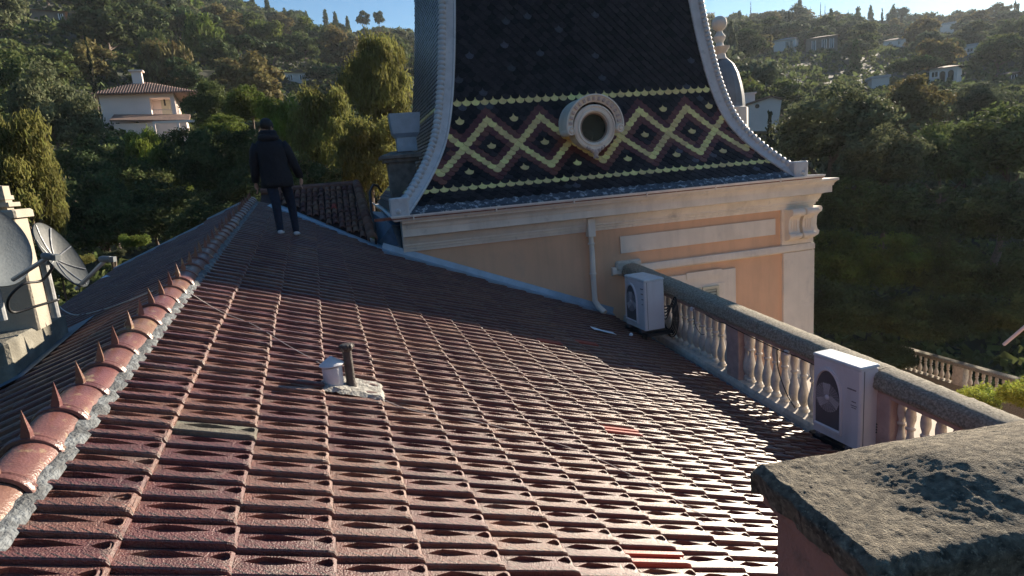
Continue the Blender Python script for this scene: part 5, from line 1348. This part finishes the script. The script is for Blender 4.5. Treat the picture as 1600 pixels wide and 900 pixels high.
p = gp(1174, 148); b = B(); b.box(p.x-.55, p.x+.55, 2, 2.7, p.z-1.3, p.z+.25); b.box(p.x-.7, p.x+.7, 1.9, 2.8, p.z+.25, p.z+.4); obj('chimney', b, M_pinkhouse, gh)
# pink house on the left
ph_ = thing('pink_house', 'pale pink house with a clay hip roof and arched corner loggia', 'house')
HRR = 72; c = at_r(232, 150, HRR); az = math.atan2(c.x, c.y); ph_.matrix_world = T(*c) @ RZ(-az-.10)
PI_ = ph_.matrix_world.inverted()
def hp_(px, py, dy=0): return PI_ @ at_r(px, py, HRR+dy)
zt_ = hp_(232, 146).z; xl = hp_(152, 150).x; xr_ = hp_(270, 142).x; zbot = hp_(260, 186).z
def blk_(name, m, *a): b = B(); b.box(*a); return obj(name, b, m, ph_)
wd = xr_-xl; dpth = 7.0
xlog = xl+wd*.66
blk_('wall', M_pinkhouse, xl, xlog, 0, dpth, zbot-2, zt_)
blk_('wall', M_pinkhouse, xlog, xr_, 1.8, dpth, zbot-2, zt_)
blk_('lintel', M_pinkhouse, xlog+.002, xr_, 0.002, 1.75, zt_-.42, zt_-.002)
blk_('balcony_floor', M_pinkhouse, xlog+.002, xr_+.2, -.1, 1.75, zbot-.3, zbot)
blk_('pillar', M_pinkhouse, xr_-.38, xr_+.02, .004, .42, zbot, zt_-.42)
blk_('door', M_shutter, xlog+.8, xlog+1.7, 1.72, 1.79, zbot, zbot+2.1)
blk_('lamp', M_cable, (xlog+xr_)/2+.05, (xlog+xr_)/2+.2, .8, .95, zt_-1.1, zt_-.5)
for k in range(12):
    x = xlog+.15+k*(xr_-xlog-.5)/11; blk_('railing_bar', M_whitecable, x-.012, x+.012, .05, .075, zbot, zbot+.9)
blk_('railing_top', M_whitecable, xlog, xr_-.38, .04, .085, zbot+.9, zbot+.95)
# right wing facing the sun
blk_('side_wall', M_pinkhouse, xr_-.01, xr_+.0, 4.2, dpth, zbot, zt_-.5)
for yy in (3.6,): blk_('pillar', M_pinkhouse, xr_-.30, xr_+.01, yy, yy+.4, zbot, zt_-.42)
blk_('lintel', M_pinkhouse, xr_-.28, xr_+.004, 1.76, 4.2, zt_-.42, zt_-.001)
blk_('window', M_glass, xr_-.2, xr_+.02, 2.3, 3.2, zbot+.3, zt_-.9)
# hip roof with tile ribs
e = .65; zr0 = zt_-.05; apz = hp_(215, 121).z
ax0 = hp_(205, 121, dpth/2).x; ax1 = hp_(232, 121, dpth/2).x
rv = [(xl-e, -e, zr0), (xr_+e+1.6, -e, zr0), (xr_+e+1.6, dpth+e, zr0), (xl-e, dpth+e, zr0), (ax0, dpth/2, apz), (ax1, dpth/2, apz)]
b = B(); b.add(rv, [(0, 1, 5, 4), (1, 2, 5), (2, 3, 4, 5), (3, 0, 4), (0, 3, 2, 1)]); rr_ = obj('roof', b, M_clayroof, ph_)
rb3 = B()
A0, A1, A4, A5 = [Vector(rv[i]) for i in (0, 1, 4, 5)]
nrib = 40
for k in range(nrib+1):
    f_ = k/nrib; p = A0.lerp(A1, f_); top_x = p.x; 
    # height of the front slope above this x
    if top_x < A4.x: tt = (top_x-A0.x)/(A4.x-A0.x)
    elif top_x > A5.x: tt = (A1.x-top_x)/(A1.x-A5.x)
    else: tt = 1
    q = Vector((top_x, A0.y+(A4.y-A0.y)*tt, A0.z+(A4.z-A0.z)*tt))
    if tt > .05: rb3.tube([tuple(p+Vector((0, -.05, .03))), tuple(q+Vector((0, 0, .03)))], .085, 5)
obj('rib_tiles', rb3, M_clayroof, rr_, kind='stuff')
p = hp_(214, 118, dpth/2)
b = B(); b.box(p.x-.45, p.x+.45, dpth/2-.4, dpth/2+.4, p.z-1.0, p.z+.35); 
chp = obj('chimney', b, M_pinkhouse, rr_)
b = B(); b.box(p.x-.65, p.x+.65, dpth/2-.6, dpth/2+.6, p.z+.35, p.z+.48); obj('chimney_slab', b, M_pinkhouse, rr_)
# lower wing of the pink house
lwz = hp_(210, 183).z
b = B(); b.add([(xl+1, -3.2, lwz-.5), (xr_+1.2, -3.2, lwz-.8), (xr_+1.2, -.02, lwz+.1), (xl+1, -.02, lwz+.35), (xl+1, -3.2, lwz-.65), (xr_+1.2, -3.2, lwz-.95), (xr_+1.2, -.02, lwz-.1), (xl+1, -.02, lwz+.15)], [(0, 1, 2, 3), (4, 7, 6, 5), (0, 4, 5, 1), (1, 5, 6, 2), (3, 2, 6, 7), (0, 3, 7, 4)])
obj('lower_roof', b, M_clayroof, ph_)
blk_('lower_wall', M_pinkhouse, xl+1.2, xr_+.9, -2.9, -.03, lwz-5, lwz-.85)
blk_('pergola_beam', M_pinkhouse, xr_-1.8, xr_+2.2, -5.0, -4.8, lwz-1.2, lwz-1.0)
for x in (xr_-1.7, xr_+.3, xr_+2.0): blk_('pergola_post', M_pinkhouse, x-.1, x+.1, -5.0, -4.8, lwz-4.5, lwz-1.2)

# ------------------------------------------------------------------ second dome behind the tower hip
dm = at_r(1150, 168, 24); dome = thing('zinc_dome', 'blue grey zinc dome with a stone urn and ball finial behind the tower hip', 'dome', T(*dm))
k_ = dm.dot(fwd)/FPX
b = B(); cxo = (1126-1150)*k_
b.lathe([(37*k_, -11), (37*k_, -2*k_), (33*k_, 0)], 12, T(cxo, 0, 0)); obj('drum', b, M_cream, dome)
b = B(); b.lathe([(33*k_, 0), (32*k_, 15*k_), (29*k_, 32*k_), (24*k_, 50*k_), (17*k_, 64*k_), (9*k_, 72*k_), (6*k_, 75*k_)], 16, T(cxo, 0, 0)); obj('zinc_shell', b, mat('dull_zinc', (.17, .19, .21), .65, .15, 4, .2, 30), dome, auto=20)
b = B(); b.lathe([(10*k_, 72*k_), (8*k_, 80*k_), (14*k_, 88*k_), (15*k_, 90*k_), (6*k_, 92*k_), (5*k_, 96*k_), (8*k_, 101*k_), (9*k_, 105*k_), (5*k_, 110*k_), (4*k_, 113*k_), (9*k_, 117*k_), (11.5*k_, 123*k_), (10*k_, 130*k_), (5*k_, 134*k_), (0, 135*k_)], 16, T((1122-1150)*k_, 0, 0)); obj('finial', b, M_cream, dome, auto=40)

# ------------------------------------------------------------------ lower balustrade and added bounce terrace
q0 = at_r(1405, 583, 27.5); q1 = at_r(1640, 550, 24.5); dq = Vector((q1.x-q0.x, q1.y-q0.y, 0)); Lq = dq.length; angq = math.atan2(dq.y, dq.x)
zq = (q0.z+q1.z)/2
lb2 = thing('garden_balustrade', 'grey stone garden balustrade far below at the right edge', 'balustrade', T(q0.x, q0.y, zq) @ RZ(angq))
b = B(); b.bbox(0, Lq, -.16, .16, -.12, 0, .03); obj('handrail', b, M_stone, lb2)
b = B(); b.box(0, Lq, -.14, .14, -7, -.82); obj('base_wall', b, M_stone, lb2)
x = .2; k = 0
bb = B(); bb.lathe([(r*1.1, z*.9) for r, z in bprof], 8); ME_bal2 = bb.mesh('baluster', True); ME_bal2.materials.append(M_baluster)
while x < Lq-.1:
    if k % 11 == 10:
        b = B(); b.box(x-.14, x+.22, -.15, .15, -.82, -.12); obj('pier', b, M_baluster, lb2); x += .38
    else: obj('baluster', ME_bal2, None, lb2, T(x, 0, -.82)); x += .22
    k += 1
b = B(); b.box(5.95, 10.5, 5.5, 10.9, -5.2, -5.0); obj('bounce_terrace', b, M_bounceterrace, kind='structure')  # unseen floor behind the balustrade, added to bounce light onto the tower
b = B(); b.box(5.9, 10.5, 2, 10.9, -13, -5.21); b.box(-3.5, 5.9, -1, 12.5, -13, -4.6); 
tag(obj('building_block', b, M_peach), 'peach rendered body of the building carrying the roofs', 'building')
# white pole
w0 = at_r(1569, 538, 3.2); w1 = at_r(1640, 478, 3.0); w2 = w1+(w1-w0)*2.5
b = B(); b.tube([tuple(w0), tuple(w2)], .007, 10); pole = obj('pole', b, M_whitepaint)
tag(pole, 'white rod end poking in at the right picture edge', 'rod')
b = B(); b.tube([tuple(w2), (w2.x+.0, w2.y, -1.0)], .015, 8); obj('post', b, M_whitepaint, pole)

# ------------------------------------------------------------------ haze
hz = B(); hz.box(-960, 960, -960, 960, -16, 200)
mh = bpy.data.materials.new('haze_air'); mh.use_nodes = True; mh.node_tree.nodes.clear()
pv = mh.node_tree.nodes.new('ShaderNodeVolumePrincipled'); pv.inputs['Density'].default_value = .00022; pv.inputs['Color'].default_value = (.80, .90, 1, 1); pv.inputs['Anisotropy'].default_value = .2
ho = mh.node_tree.nodes.new('ShaderNodeOutputMaterial'); mh.node_tree.links.new(pv.outputs[0], ho.inputs['Volume'])
obj('haze', hz, mh, kind='stuff')
